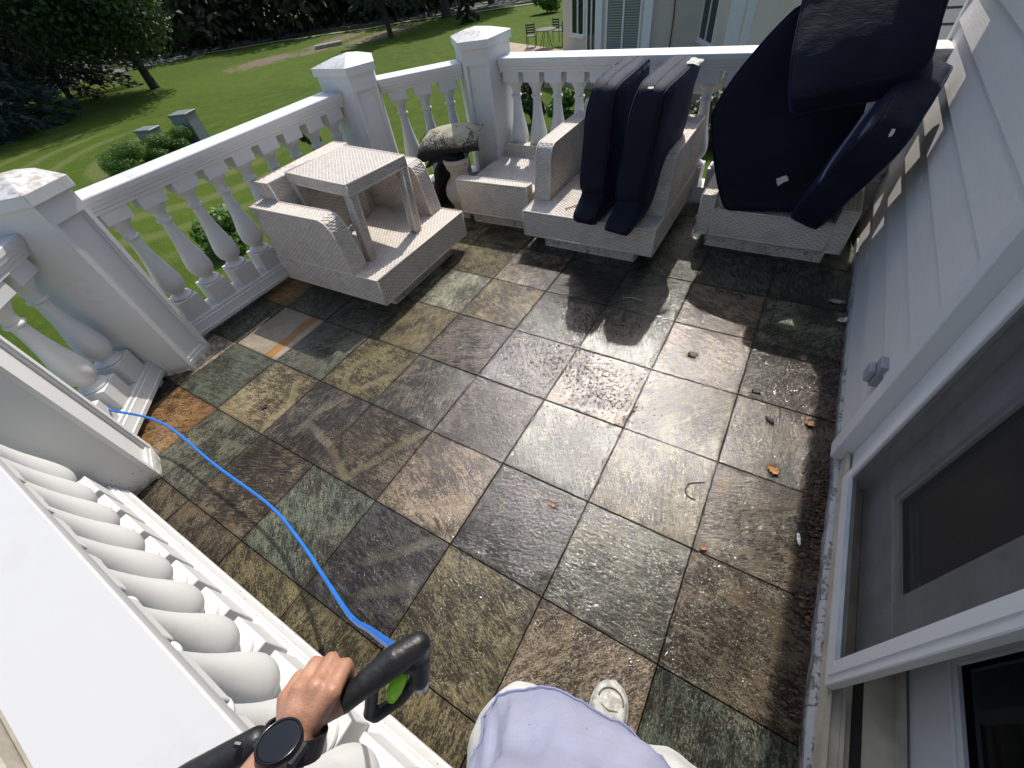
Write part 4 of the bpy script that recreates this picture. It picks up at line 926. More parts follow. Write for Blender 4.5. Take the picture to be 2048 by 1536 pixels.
def label_patch(th, pts, name='care_label', mat=None):
    v = []; n = 6
    P = [Vector(q) for q in pts]; fs = []
    for i in range(n + 1):
        for j in range(n + 1):
            u, w_ = i / n, j / n; q = P[0] * (1 - u) * (1 - w_) + P[1] * u * (1 - w_) + P[2] * u * w_ + P[3] * (1 - u) * w_
            q = q + Vector((0, 0, 1)) * .008 * noise.noise(q * 40) + Vector((1, 0, 0)) * .006 * noise.noise(q * 55); v.append(tuple(q))
    fs = [(i * (n + 1) + j, (i + 1) * (n + 1) + j, (i + 1) * (n + 1) + j + 1, i * (n + 1) + j + 1) for i in range(n) for j in range(n)]
    return mesh_obj(name, v, fs, mat or M_paper, th)
def near(c_, u, v, w_, du, dv, s_, out):
    p = s_(u, v, w_) + Vector(out); return [tuple(p), tuple(p + Vector(du)), tuple(p + Vector(du) + Vector(dv)), tuple(p + Vector(dv))]
q2 = s2(.25, 1, .55) + Vector((0, 0, .006)); label_patch(c2, [q2, q2 + Vector((.065, .01, -.012)), q2 + Vector((.075, .075, .004)), q2 + Vector((.012, .06, .012))])
q2 = s2(-.93, 1, -.35) + Vector((0, -.004, .004)); label_patch(c2, [q2, q2 + Vector((.03, -.004, -.002)), q2 + Vector((.03, .01, .004)), q2 + Vector((0, .01, .004))], 'zip_pull')
q1 = s1(.1, 1, -.8) + Vector((0, 0, .005)); label_patch(c1, [q1, q1 + Vector((-.035, .0, -.03)), q1 + Vector((-.03, .07, -.028)), q1 + Vector((.01, .06, .002))])
# big cushion leaning back behind, standing on its corner edge
B_, L_, T_, Rr, Q_ = Vector((2.485, 2.08, .265)), Vector((2.28, 2.12, .775)), Vector((2.56, 2.33, 1.19)), Vector((3.01, 2.13, .30)), Vector((2.985, 2.42, .87))
Ct = (T_ - L_ * .3025 - Q_ * .2025) / .495      # bezier control so the slumped top edge passes T_
c0 = Vector((2.7, 2.2, .7)); aa = Vector((.6, 0, 0)); bb = Vector((0, 0, .6)); tn = Vector((0, -.135, 0))
def slump(p):
    u = (p.x - c0.x) / .6 + .5; v = (p.z - c0.z) / .6 + .5; w_ = p.y - c0.y
    lin = L_.lerp(T_, u / .45) if u < .45 else T_.lerp(Q_, (u - .45) / .55)
    top = (L_ * (1 - u) ** 2 + Ct * 2 * u * (1 - u) + Q_ * u * u).lerp(lin, .5)
    return B_.lerp(Rr, u).lerp(top, v) + Vector((.05, 1, -.25)).normalized() * w_
c3, s3 = cushion(c0, aa, bb, tn, 'big navy cushion balanced on its corner against the railing, small tag at its lower edge', seed=3, ne=14, warp=slump)
c5, s5 = cushion((3.045, 2.12, .625), (.10, .52, .16), (.17, -.31, .62), (.165, -.02, -.055), 'long navy cushion leaning edge on against the house wall', seed=5, zipper=False)
c4, s4 = cushion((2.845, 2.21, 1.165), (.50, .10, .10), (-.11, .47, .53), (.03, .10, -.115), 'topmost navy cushion lying tilted across the two leaning cushions', seed=4, puff=.3, wr=.006)
label_patch(c3, [CW(1555, 372, 2.30), CW(1578, 360, 2.30), CW(1572, 350, 2.31), CW(1552, 358, 2.31)])
p5 = s5(-1, .93, .0); label_patch(c5, [tuple(p5 + Vector(q)) for q in [(0, -.006, 0), (.012, -.006, .0), (.012, -.008, .03), (0, -.008, .03)]], 'zip_pull')

# ------------------------------------------------------------------ urn and mouldy pillows
M_plaster = m_plain('weathered_plaster', (.47, .43, .38), .85, var=.10, scale=7, bump=.0015, bscale=90)
ux, uy = 1.13 * S, 4.93 * S
t = thing('plaster_urn', (ux, uy, 0), 'cream plaster urn pedestal under the mouldy pillow', 'urn')
m = MB(); m.box((-.11, -.11, 0), (.11, .11, .03), .006); m.build('plinth', M_plaster, t, org=(0, 0, 0))
m = MB(); m.lathe((0, 0, 0), [(.095, .03), (.10, .04), (.09, .05), (.085, .06), (.10, .09), (.125, .13), (.136, .17), (.132, .21), (.115, .25), (.09, .28), (.074, .30), (.070, .305), (.072, .315), (.070, .325)], 36); o = m.build('body', M_plaster, t, org=(0, 0, 0)); smooth_angle(o, 40)
m = MB(); m.lathe((0, 0, 0), [(.068, .324), (.070, .345), (.080, .352), (.084, .358), (.082, .364), (.092, .372), (.097, .395), (.092, .400), (.098, .404), (.104, .41), (.108, .428), (.104, .440), (.085, .441), (.07, .42)], 36); o = m.build('collar', M_plaster, t, org=(0, 0, 0)); smooth_angle(o, 40)
def m_mould():
    k = N('mouldy_beige_canvas'); p = k.wpos(); up = k.n('SeparateXYZ', i_0=k.n('TexCoord').outputs['Object']).outputs[2]
    n1 = k.noise(p, 7, 5, .7, .8); vo = k.n('TexVoronoi', i_Scale=110.0); k.t.links.new(p, vo.inputs['Vector'])
    dots = k.math('LESS_THAN', vo.outputs['Distance'], k.math('MULTIPLY', k.ramp(k.math('ADD', n1, k.math('MULTIPLY', up, -1.2)), .30, .58), .72))
    c = k.mix(k.math('MULTIPLY', dots, .9), (.42, .39, .28), (.035, .032, .034))
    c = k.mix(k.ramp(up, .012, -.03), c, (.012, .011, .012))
    k.P(Base_Color=c, Roughness=.9, Normal=k.bump(k.noise(p, 300, 3), .001, .6)); return k.m
M_mould = m_mould()
def pillow(cen, a, b, t_, label, mat, bend=.0, seed=1):
    cen = Vector(cen); th = thing('pillow', tuple(cen), label, 'pillow'); a, b, t_ = Vector(a), Vector(b), Vector(t_); V = []; F = []; n = 28
    for s_ in (1, -1):
        base = len(V)
        for i in range(n + 1):
            for j in range(n + 1):
                u = -1 + 2 * i / n; v = -1 + 2 * j / n
                k = (max(0, (1 - u ** 4)) * max(0, (1 - v ** 2))) ** .55
                pinch = 1 - .10 * (1 - abs(u) ** 2) * abs(v) ** 3 ; pinch2 = 1 - .10 * (1 - abs(v) ** 2) * abs(u) ** 3
                p = a * .5 * u * pinch2 + b * .5 * v * pinch + t_ * .5 * s_ * k; p = p + Vector((0, 0, -bend * u * u))
                p = p + t_.normalized() * s_ * (noise.noise(Vector((u * 3 + seed, v * 3, s_))) * .012 + .006 * noise.noise(Vector((u * 9, v * 9, seed)))) * k; V.append(tuple(p))
        for i in range(n):
            for j in range(n):
                q = [base + i * (n + 1) + j, base + (i + 1) * (n + 1) + j, base + (i + 1) * (n + 1) + j + 1, base + i * (n + 1) + j + 1]; F.append(tuple(q if s_ > 0 else q[::-1]))
    mesh_obj('cover', V, F, mat, th, True, org=(0, 0, 0))
    m = MB(); lp = [(-1, y / 14) for y in range(-14, 15)] + [(x / 14, 1) for x in range(-13, 15)] + [(1, -y / 14) for y in range(-13, 15)] + [(-x / 14, -1) for x in range(-13, 15)]
    m.tube([a * .5 * u * (1 - .10 * (1 - abs(v) ** 2) * abs(u) ** 3) + b * .5 * v * (1 - .10 * (1 - abs(u) ** 2) * abs(v) ** 3) + Vector((0, 0, -bend * u * u)) for u, v in lp], .005, 6)
    m.build('piping', mat, th, True, org=(0, 0, 0)); return th
pillow((ux - .085, uy + .05, .545), Vector((.86, .42, .10)) * .56, Vector((-.36, .80, .22)) * .36, (.04, -.08, .165), 'beige pillow speckled with black mould lying on the urn', M_mould, .035, 3)
M_rot = m_plain('black_rotten_fabric', (.018, .018, .015), .9, var=.6, scale=20, bump=.006, bscale=30)
pillow((ux - .12, uy + .05, .452), Vector((.86, .40, .04)) * .36, Vector((-.4, .86, 0)) * .34, (.0, 0, .07), 'black rotten pillow sandwiched under the speckled pillow', M_rot, .05, 8)
pillow((ux - .30, uy + .13, .17), Vector((.2, -.1, .40)), Vector((-.14, .34, .0)), (-.11, -.05, .06), 'black rotten pillow slumped on the floor beside the urn', M_rot, .0, 5)
m_ = m_plain('blackish_scrap', (.03, .025, .03), .7)

# ------------------------------------------------------------------ hose
def spline(pts, n=10):
    P = [Vector(p) for p in pts]; out = []
    for i in range(len(P) - 1):
        p0, p1, p2, p3 = P[max(i - 1, 0)], P[i], P[i + 1], P[min(i + 2, len(P) - 1)]
        for k in range(n):
            t = k / n; out.append(.5 * ((2 * p1) + (p2 - p0) * t + (2 * p0 - 5 * p1 + 4 * p2 - p3) * t * t + (3 * p1 - p0 - 3 * p2 + p3) * t ** 3))
    out.append(P[-1]); return out
GEND = CW(793, 1300, .565)
hp = [(-.62, -1.10, -.35), (-.20, -.84, .19),  (.22, -.70, .20), (.45, -.63, .14), (.89, -.65, .11), (1.32, -.66, .12), (1.59, -.70, .16), (1.86, -.75, .26), (2.12, -.78, .46), (2.31, -.77, .70), GEND]
hl = spline(hp, 12); m = MB(); m.tube(hl, [.0062 for _ in hl], 10)
h_ = m.build('pressure_hose', m_plain('bright_blue_rubber', (.012, .16, .60), .36, var=.12, scale=30, bump=.0004, bscale=200), None, True, org=(0, 0, 0)); tag(h_, 'bright blue pressure hose running from the left railing to the hand', 'hose')

# ------------------------------------------------------------------ organic bodies by voxel remesh
def blob(name, caps, vox, mat, parent, smooth=6, disp=None, ell=(), fac=.5):
    bm = bmesh.new()
    for (p0, r0, p1, r1) in caps:
        p0, p1 = Vector(p0), Vector(p1); d = p1 - p0; L = d.length
        for p, r in ((p0, r0), (p1, r1)): bmesh.ops.create_uvsphere(bm, u_segments=20, v_segments=14, radius=r, matrix=Matrix.Translation(p))
        if L > 1e-5:
            q = d.to_track_quat('Z', 'Y').to_matrix().to_4x4()
            bmesh.ops.create_cone(bm, cap_ends=True, segments=20, radius1=r0, radius2=r1, depth=L, matrix=Matrix.Translation((p0 + p1) / 2) @ q)
    for (c_, rad, rot) in ell:
        bmesh.ops.create_uvsphere(bm, u_segments=24, v_segments=16, radius=1, matrix=Matrix.Translation(c_) @ rot @ Matrix.Diagonal((*rad, 1)))
    me = bpy.data.meshes.new(name); bm.to_mesh(me); bm.free(); o = bpy.data.objects.new(name, me); COL.objects.link(o)
    r = o.modifiers.new('r', 'REMESH'); r.mode = 'VOXEL'; r.voxel_size = vox; r.use_smooth_shade = True
    s_ = o.modifiers.new('s', 'SMOOTH'); s_.iterations = smooth; s_.factor = fac
    dg = bpy.context.evaluated_depsgraph_get(); me2 = bpy.data.meshes.new_from_object(o.evaluated_get(dg)); bpy.data.objects.remove(o); bpy.data.meshes.remove(me)
    if disp:
        co = np.empty(len(me2.vertices) * 3); me2.vertices.foreach_get('co', co); co = co.reshape(-1, 3); no = np.empty(len(me2.vertices) * 3); me2.vertices.foreach_get('normal', no); no = no.reshape(-1, 3)
        dd = np.array([disp(Vector(c)) for c in co]); co = co + no * dd[:, None]; me2.vertices.foreach_set('co', co.ravel())
    if parent is not None: me2.transform(Matrix.Translation(-Vector(parent.location)))
    me2.name = name; me2.materials.clear(); me2.materials.append(mat); me2.polygons.foreach_set('use_smooth', np.ones(len(me2.polygons), dtype=bool)); me2.update()
    return link(bpy.data.objects.new(name, me2), parent)

# ------------------------------------------------------------------ person
def m_skin():
    k = N('tanned_skin'); p = k.wpos(); n1 = k.noise(p, 30, 4); n2 = k.noise(p, 420, 3); n3 = k.noise(p, 130, 3)
    c = k.mix(k.ramp(n1, .3, .7), (.37, .185, .115), (.46, .25, .165)); c = k.mix(k.math('MULTIPLY', k.ramp(n3, .55, .75), .3), c, (.26, .10, .065))
    k.P(Base_Color=c, Roughness=.45, Subsurface_Weight=.12, Normal=k.bump(k.math('ADD', n2, n3), .0007, .8)); k.b.inputs['Subsurface Radius'].default_value = (.01, .004, .002); k.b.inputs['Subsurface Scale'].default_value = .4; return k.m
M_skin = m_skin()
def m_cloth(name, base, spots):
    k = N(name); p = k.wpos(); n1 = k.noise(p, 5, 5, .6, .6); th = k.noise(p, 800, 2)
    c = k.mix(k.ramp(n1, .3, .7), tuple(x * .88 for x in base), base)
    v = k.mapping(p, scale=(1, 2.6, 1), rot=(0, 0, .5)); s_ = k.noise(v, 38, 3, .6, .4); s2_ = k.noise(p, 60, 3, .6)
    c = k.mix(k.math('MULTIPLY', k.ramp(s_, .745, .765), .7), c, (.58, .58, .58)); c = k.mix(k.math('MULTIPLY', k.ramp(s2_, .73, .76), .8), c, spots)
    c = k.mix(k.math('MULTIPLY', k.ramp(k.noise(p, 9, 4, .65, 1.0), .54, .72), .40), c, (.30, .29, .27))
    k.P(Base_Color=c, Roughness=.85, Normal=k.bump(k.math('ADD', k.math('MULTIPLY', th, .3), k.noise(p, 18, 4, .6, 1.2)), .006, .55)); return k.m
M_shirt = m_cloth('lilac_work_shirt', (.335, .35, .475), (.12, .12, .22)); M_trou = m_cloth('painter_white_trousers', (.62, .63, .60), (.25, .28, .28))
pr_ = thing('person', (2.75, -.80, 0), 'person in a paint stained lilac shirt and white trousers holding a black pressure gun', 'person')
wr = CW(588, 1478, .475); k1, k2, k3, k4 = CW(664, 1384, .485), CW(633, 1374, .488), CW(600, 1378, .492), CW(572, 1396, .498)
tubeA = CW(690, 1402, .505); tubeB = CW(520, 1484, .490); tdir = (tubeA - tubeB).normalized()
el_ = Vector((2.50, -1.13, 1.12)); shL = Vector((2.625, -.99, 1.40)); shR = Vector((3.015, -.99, 1.40))
fw = Vector(CR[2]); up_img = -Vector(CR[1])
caps = [((2.82, -.86, .90), .105, (2.82, -.89, 1.05), .105), ((2.82, -.89, 1.05), .105, (2.82, -.97, 1.28), .12), ((2.73, -.97, 1.32), .09, (2.91, -.97, 1.32), .09), (shL, .055, shR, .055), ((2.75, -.85, .88), .09, (2.89, -.85, .88), .09),
        ((2.82, -.99, 1.40), .06, (2.795, -.985, 1.52), .055),
        (shL, .052, el_, .040), (el_, .040, wr, .027),
        ((2.73, -.84, .86), .08, (2.65, -.785, .50), .056), ((2.65, -.785, .50), .054, (2.605, -.87, .09), .036),
        ((2.90, -.84, .86), .08, (2.90, -.745, .50), .056), ((2.90, -.745, .50), .054, (2.80, -.74, .09), .036),
        ((2.605, -.88, .06), .03, (2.590, -.76, .045), .026), ((2.80, -.78, .06), .03, (2.79, -.64, .045), .024),
        (shR, .052, (3.08, -1.08, 1.16), .040), ((3.08, -1.08, 1.16), .038, (2.86, -.86, 1.46), .026), ((2.86, -.86, 1.46), .026, (2.82, -.80, 1.55), .03)]
# left hand: metacarpals, curled fingers round the tube, thumb
for kk, r in ((k1, .0115), (k2, .012), (k3, .0115), (k4, .0105)): caps.append((wr.lerp(kk, .12), .019, kk, r))
caps.append((wr, .025, wr.lerp((k2 + k3) / 2, .55), .021))
tr_ = .0125; fl = [.040, .044, .041, .033]
for i, (kk, L) in enumerate(zip((k1, k2, k3, k4), fl)):
    r = .0098 - .0005 * i
    p1 = kk + (up_img * .25 + fw * .95).normalized() * L * .80 + tdir * .003; p2 = p1 + (fw * .55 - up_img * .85).normalized() * L * .62; p3 = p2 + (-fw * .25 - up_img * .95).normalized() * L * .45
    caps += [(kk, r + .0008, p1, r), (p1, r, p2, r * .9), (p2, r * .9, p3, r * .8)]
th0 = wr.lerp(k1, .35) + fw * .008; th1 = th0 + (tdir * .9 + fw * .35 - up_img * .25).normalized() * .036; th2 = th1 + (tdir * .65 + fw * .75).normalized() * .026
caps += [(th0, .015, th1, .0125), (th1, .0125, th2, .010)]
# right hand closed behind the phone
for i in range(4):
    b0 = Vector((2.80 - .0 * i, -.80 + .004 * i, 1.60 - i * .020)); caps += [(b0, .010, b0 + Vector((-.030, .012, 0)), .009), (b0 + Vector((-.030, .012, 0)), .009, b0 + Vector((-.048, .004, -.002)), .008)]
caps += [((2.82, -.80, 1.55), .028, (2.81, -.80, 1.585), .024), ((2.82, -.81, 1.56), .012, (2.79, -.815, 1.605), .010)]
hc = Vector((2.785, -1.00, 1.655))
ell = [((hc.x, hc.y, hc.z + .02), (.076, .094, .105), Matrix()), ((hc.x, hc.y + .035, hc.z - .055), (.052, .058, .060), Matrix()), ((hc.x, hc.y + .098, hc.z - .012), (.012, .016, .022), Matrix()),
       ((hc.x - .078, hc.y, hc.z - .005), (.009, .020, .030), Matrix()), ((hc.x + .078, hc.y, hc.z - .005), (.009, .020, .030), Matrix()), ((hc.x, hc.y + .088, hc.z - .055), (.024, .012, .009), Matrix()),
       ((hc.x, hc.y + .082, hc.z + .030), (.045, .016, .010), Matrix())]
body = blob('body', caps, .0037, M_skin, pr_, 3, None, ell, .5)
# veins / tendons and knuckle creases on the back of the hand come from the relief
m = MB()
for s_ in (-1, 1): m.lathe((hc.x + s_ * .031 - pr_.location.x, hc.y + .083 - pr_.location.y, hc.z + .008 - pr_.location.z), [(.001, -.0105), (.008, -.007), (.0105, 0), (.008, .007), (.001, .0105)], 12)
m.build('eyes', m_plain('eye_white', (.6, .6, .58), .2), pr_, True, org=(0, 0, 0))
blob('hair', [], .006, m_plain('dark_short_hair', (.02, .015, .012), .8, bump=.004, bscale=120), pr_, 2, lambda c: .004 * noise.noise(c * 60), [((hc.x, hc.y - .012, hc.z + .045), (.083, .096, .092), Matrix()), ((hc.x, hc.y - .045, hc.z), (.078, .062, .10), Matrix())])
# trousers
def tfold(c): return .010 * noise.noise(Vector((c.x * 9, c.y * 9, c.z * 4))) + .006 * noise.noise(Vector((c.x * 22 + 3, c.y * 22, c.z * 10)))
tc_ = [((2.76, -.84, .88), .11, (2.88, -.84, .88), .11), ((2.73, -.84, .84), .108, (2.640, -.775, .50), .102), ((2.640, -.775, .50), .098, (2.612, -.84, .09), .090),
       ((2.90, -.83, .84), .11, (2.915, -.725, .50), .100), ((2.915, -.725, .50), .097, (2.825, -.790, .085), .090)]
blob('trousers', tc_, .007, M_trou, pr_, 5, tfold)
# shirt: rings lofted, open at the hem
def shirt():
    V = []; F = []; n = 144
    rings = [(.800, 2.842, -.802, .240, .128), (.86, 2.84, -.812, .220, .128), (.95, 2.82, -.850, .170, .122), (1.05, 2.82, -.875, .168, .128), (1.16, 2.82, -.920, .176, .132), (1.28, 2.82, -.955, .190, .134), (1.36, 2.82, -.975, .200, .115), (1.42, 2.82, -.985, .175, .085), (1.455, 2.82, -.988, .085, .066)]
    R2 = []
    for i in range(len(rings) - 1):
        for k in range(5):
            t = k / 5; R2.append([a * (1 - t) + b * t for a, b in zip(rings[i], rings[i + 1])])
    R2.append(rings[-1])
    for (z, cx_, cy_, rx, ry) in R2:
        for j in range(n):
            a = 2 * math.pi * j / n; e = 2.4; ca, sa = math.cos(a), math.sin(a)
            q = (abs(ca) ** e + abs(sa) ** e) ** (-1 / e)
            f = .014 * noise.noise(Vector((ca * 2.2, sa * 2.2, z * 5))) + .010 * noise.noise(Vector((ca * 6, sa * 6, z * 9))) + .004 * noise.noise(Vector((ca * 15, sa * 15, z * 14)))
            hem = max(0, (.93 - z) / .13); wave = hem * (.016 * math.sin(a * 3 + .8) + .004 * math.sin(a * 7 + 2))
            zz = z + (hem * (.012 * math.sin(a * 4 + 1)) if z < .93 else 0)
            V.append((cx_ + ca * q * (rx + f + wave), cy_ + sa * q * (ry + f + wave), zz))
    for i in range(len(R2) - 1):
        for j in range(n): F.append((i * n + j, i * n + (j + 1) % n, (i + 1) * n + (j + 1) % n, (i + 1) * n + j))
    return V, F
V, F = shirt(); o = mesh_obj('shirt', V, F, M_shirt, pr_, True); so_ = o.modifiers.new('t', 'SOLIDIFY'); so_.thickness = .003
m = MB(); hemr = [Vector(v) for v in V[144 * 1:144 * 2]]; m.tube([v + Vector((0, 0, .004)) + (v - Vector((2.82, -.80, v.z))).normalized() * .002 for v in hemr + hemr[:1]], .0016, 5); m.build('hem_stitching', m_plain('blue_grey_thread', (.22, .24, .42), .8), pr_, True)
def sleeve(sh, el): blob('sleeve', [(sh + Vector((0, 0, .0)), .072, sh.lerp(el, .55), .062)], .007, M_shirt, pr_, 4, tfold)
sleeve(shL, el_); sleeve(shR, Vector((3.08, -1.08, 1.16)))
# shoes
def m_shoe():
    k = N('worn_paint_spattered_shoe'); p = k.wpos(); n1 = k.noise(p, 26, 5, .7, .5); n2 = k.noise(p, 90, 4, .7)
    c = k.mix(k.ramp(n1, .40, .62), (.30, .285, .25), (.55, .55, .51)); c = k.mix(k.math('MULTIPLY', k.ramp(n2, .62, .72), .7), c, (.10, .085, .06)); k.P(Base_Color=c, Roughness=.75, Normal=k.bump(n2, .002, .8)); return k.m
M_shoe = m_shoe(); M_sole = m_plain('grey_rubber_sole', (.33, .34, .33), .7, var=.2, scale=40)
def shoe(x, y, rz, label=None):   # heel at (x,y), toe along +y
    n = 26; out = []
    for i in range(n + 1):
        t = i / n; wv_ = .034 + .020 * math.sin(min(1, t * 1.25) * math.pi / 2) ** 1.2
        if t > .72: wv_ *= math.sqrt(max(0, 1 - ((t - .72) / .28) ** 2)) * .98 + .02
        if t < .10: wv_ *= math.sqrt(max(.05, 1 - ((.10 - t) / .10) ** 2))
        out.append((t * .285, wv_, .006 * math.sin(t * math.pi)))
    R = Matrix.Rotation(rz, 3, 'Z')
    def pt(dx, dy, z): v = R @ Vector((dx, dy, 0)); return (x + v.x, y + v.y, z)
    m = MB(); vs = []; k = len(out)
    for z, g in ((.002, .0), (.004, .002), (.026, .003), (.030, .0)):
        vs += [pt(-(w_ + g), l, z) for l, w_, c_ in out] + [pt((w_ + g), l, z) for l, w_, c_ in out][::-1]
    kk = 2 * k; m.add(vs, [(a * kk + i, a * kk + (i + 1) % kk, (a + 1) * kk + (i + 1) % kk, (a + 1) * kk + i) for a in range(3) for i in range(kk)] + [tuple(range(kk))[::-1], tuple(range(3 * kk, 4 * kk))])
    so2 = m.build('shoe_sole', M_sole, pr_, True)
    V = []; nr = 14
    for l, w_, c_ in out:
        t = l / .285; hgt = .030 + (.040 * (1 - max(0, (t - .55) / .45) ** 2.2) if t > .55 else .04 + .055 * (1 - t / .55) ** .8)
        if t > .9: hgt = .03 + (hgt - .03) * math.sqrt(max(0, 1 - ((t - .9) / .1) ** 2) + .02)
        for j in range(nr + 1):
            a = math.pi * j / nr; e = .72
            V.append(pt(-math.copysign(abs(math.cos(a)) ** e, math.cos(a)) * w_ * .965, l, .028 + (hgt - .028) * math.sin(a) ** e))
    F = [(i * (nr + 1) + j, (i + 1) * (nr + 1) + j, (i + 1) * (nr + 1) + j + 1, i * (nr + 1) + j + 1) for i in range(k - 1) for j in range(nr)]
    up = mesh_obj('shoe', V, F, M_shoe, pr_, True)
    m = MB()   # toe cap seam
    pts = []
    for j in range(17):
        a = math.pi * j / 16; l = .285 * (.80 + .115 * math.sin(a)); i = min(k - 1, int(l / .285 * n)); w_ = out[i][1]; t = l / .285; hh = .030 + .040 * (1 - max(0, (t - .55) / .45) ** 2.2)
        cx_ = -math.cos(a) * .036; fr = min(1, abs(cx_) / max(w_, .01)); pts.append(pt(cx_, l, .030 + (hh - .028) * math.sqrt(max(0, 1 - fr ** 2.6)) + .0012))
    m.tube(pts, .0022, 6); o = m.build('toe_seam', m_plain('dark_seam', (.12, .12, .11), .8), None, True, org=tuple(pr_.location)); o.parent = up
    for q in range(5):
        m = MB(); l = .205 - q * .018; t = l / .285; hh = .030 + (.040 * (1 - max(0, (t - .55) / .45) ** 2.2) if t > .55 else .04 + .055 * (1 - t / .55) ** .8)
        pts = [pt(xx, l + abs(xx) * .25 * (-1) ** q, hh + .0035 - abs(xx) * .28) for xx in (-.024, -.012, 0, .012, .024)]; m.tube(pts, .0032, 6); o = m.build('lace', M_shoe, None, True, org=tuple(pr_.location)); o.parent = up
shoe(2.800, -.800, R_(6)); shoe(2.600, -.935, R_(10))
# watch
wdir = (k2.lerp(k3, .5) - wr).normalized(); wn = (-fw).normalized(); wn = (wn - wdir * wn.dot(wdir)).normalized(); wx = wdir.cross(wn)
M_blk = m_plain('black_rubber', (.014, .014, .015), .42, var=.2, scale=60, bump=.0008, bscale=150); M_blkm = m_plain('gunmetal_bezel', (.05, .05, .052), .22, 1.0)
wt = thing('wristwatch', tuple(wr), 'round black wristwatch worn on the wrist of the hand with the pressure gun', 'watch')
face_n = (wn * .36 + up_img * .93 - wx * .06).normalized(); fx = face_n.cross(wdir).normalized(); fy = face_n.cross(fx)
wc = wr + wn * .031 + up_img * .016 - wdir * .004
mw = Matrix(((fx.x, fy.x, face_n.x, wc.x), (fx.y, fy.y, face_n.y, wc.y), (fx.z, fy.z, face_n.z, wc.z), (0, 0, 0, 1)))
def latheM(prof, n, mat, name, parent, smooth=True):
    m = MB(); m.lathe((0, 0, 0), prof, n); m.v = [tuple(mw @ Vector(v)) for v in m.v]; return m.build(name, mat, parent, smooth)
o = latheM([(.0205, -.010), (.0225, -.006), (.0235, .000), (.0235, .003), (.0225, .0048)], 40, M_blk, 'case', wt); smooth_angle(o, 40)
o = latheM([(.0226, .0045), (.0232, .0058), (.0222, .0068), (.0205, .0062), (.0200, .0050)], 40, M_blkm, 'bezel', wt)
latheM([(.0203, .0048), (.0203, .0054), (.019, .0056)], 40, m_glass('watch_glass', (.004, .004, .004), .03), 'dial', wt, False)
m = MB(); 
for s_ in (-1, 1):
    for q in (-1, 1): pass
strap = []
for i in range(25):
    a = math.pi * (-.42 + 1.84 * i / 24) ; cc_ = wr + wx * math.cos(a) * .031 * 1.02 + (-wn) * math.sin(a) * .029 * (-1 if False else 1); strap.append(cc_)
nn = len(strap); vs = []
for i, p in enumerate(strap):
    out_ = (p - wr).normalized(); hw = .0115
    for dw, do in ((-hw, 0), (hw, 0), (hw, .0032), (-hw, .0032)): vs.append(tuple(p + wdir * dw + out_ * do))
m.add(vs, [(4 * i + a, 4 * i + (a + 1) % 4, 4 * (i + 1) + (a + 1) % 4, 4 * (i + 1) + a) for i in range(nn - 1) for a in range(4)] + [(3, 2, 1, 0), (4 * nn - 4, 4 * nn - 3, 4 * nn - 2, 4 * nn - 1)]); m.build('strap', M_blk, wt)
m = MB(); 
for s_ in (-1, 1): m.obox(tuple(wc + fx * (.018 if s_ > 0 else -.027) - fy * .0105 - face_n * .009), tuple(fx * .009), tuple(fy * .021), tuple(face_n * .008))
m.build('lug_pair', M_blk, wt)['kind'] = 'stuff'
# phone held in the other hand, right behind the lens
ph = thing('phone', tuple(CC + CR.T @ np.array([0.0, 0, -.012])), 'phone in the raised right hand of the person', 'phone')
m = MB(); rx_, ry_, rz_ = [Vector(CR[i]) for i in range(3)]; m.obox(tuple(Vector(CC) - rx_ * .075 - ry_ * .018 - rz_ * .012), tuple(rx_ * .15), tuple(ry_ * .075), tuple(rz_ * .008)); m.build('body', M_blk, ph)
# ------------------------------------------------------------------ pressure gun
gn = thing('pressure_gun', tuple(tubeA), 'black pressure washer gun with a lime green trigger held in the hand', 'pressure washer gun')
d0 = .505
blob('handle', [(CW(686, 1404, .505), .0135, CW(730, 1368, .515), .0150), (CW(730, 1368, .515), .0155, CW(790, 1320, .532), .0185), (CW(790, 1320, .532), .0185, CW(836, 1290, .545), .0165), (CW(836, 1290, .545), .0150, CW(840, 1318, .552), .0120)], .0022, M_blk, gn, 4)
blob('guard', [(CW(745, 1378, .530), .0085, CW(741, 1424, .545), .0085), (CW(741, 1424, .545), .0095, CW(752, 1430, .548), .009), (CW(752, 1430, .548), .009, CW(800, 1398, .552), .0085), (CW(800, 1398, .552), .0085, CW(836, 1352, .556), .010), (CW(840, 1318, .552), .013, CW(838, 1356, .556), .0145), (CW(800, 1336, .542), .008, CW(832, 1330, .55), .010)], .0022, M_blk, gn, 4)
m = MB(); m.tube([CW(783, 1398, .546), CW(789, 1378, .544), CW(800, 1352, .543), CW(806, 1340, .543)], [.007, .0112, .0112, .007], 12); m.build('trigger', m_plain('lime_green_plastic', (.30, .74, .01), .35), gn, True)
m = MB(); m.tube([CW(838, 1352, .556), CW(843, 1378, .560)], .0085, 16); m.tube([CW(841.5, 1366, .558), CW(843, 1374, .5595)], .0100, 16); m.build('coupling', m_plain('steel_coupling', (.45, .45, .46), .25, 1.0), gn)
m = MB(); m.tube([GEND - Vector((0, 0, 0)), GEND.lerp(CW(836, 1290, .555), .5)], .0075, 12); m.build('hose_nipple', M_blk, gn)
m = MB(); m.tube([tubeA + tdir * .004, tubeB, CW(505, 1492, .486)], .0120, 16); m.build('lance_tube', M_blk, gn, True)
blob('lance_grip', [(CW(512, 1484, .488), .0160, CW(380, 1560, .470), .0185), (CW(380, 1560, .470), .0185, CW(250, 1640, .45), .0170)], .003, M_blk, gn, 3)
m = MB(); m.tube([CW(470, 1488, .468), CW(482, 1490, .4685)], .0035, 8); m.build('screw', M_blk, gn)

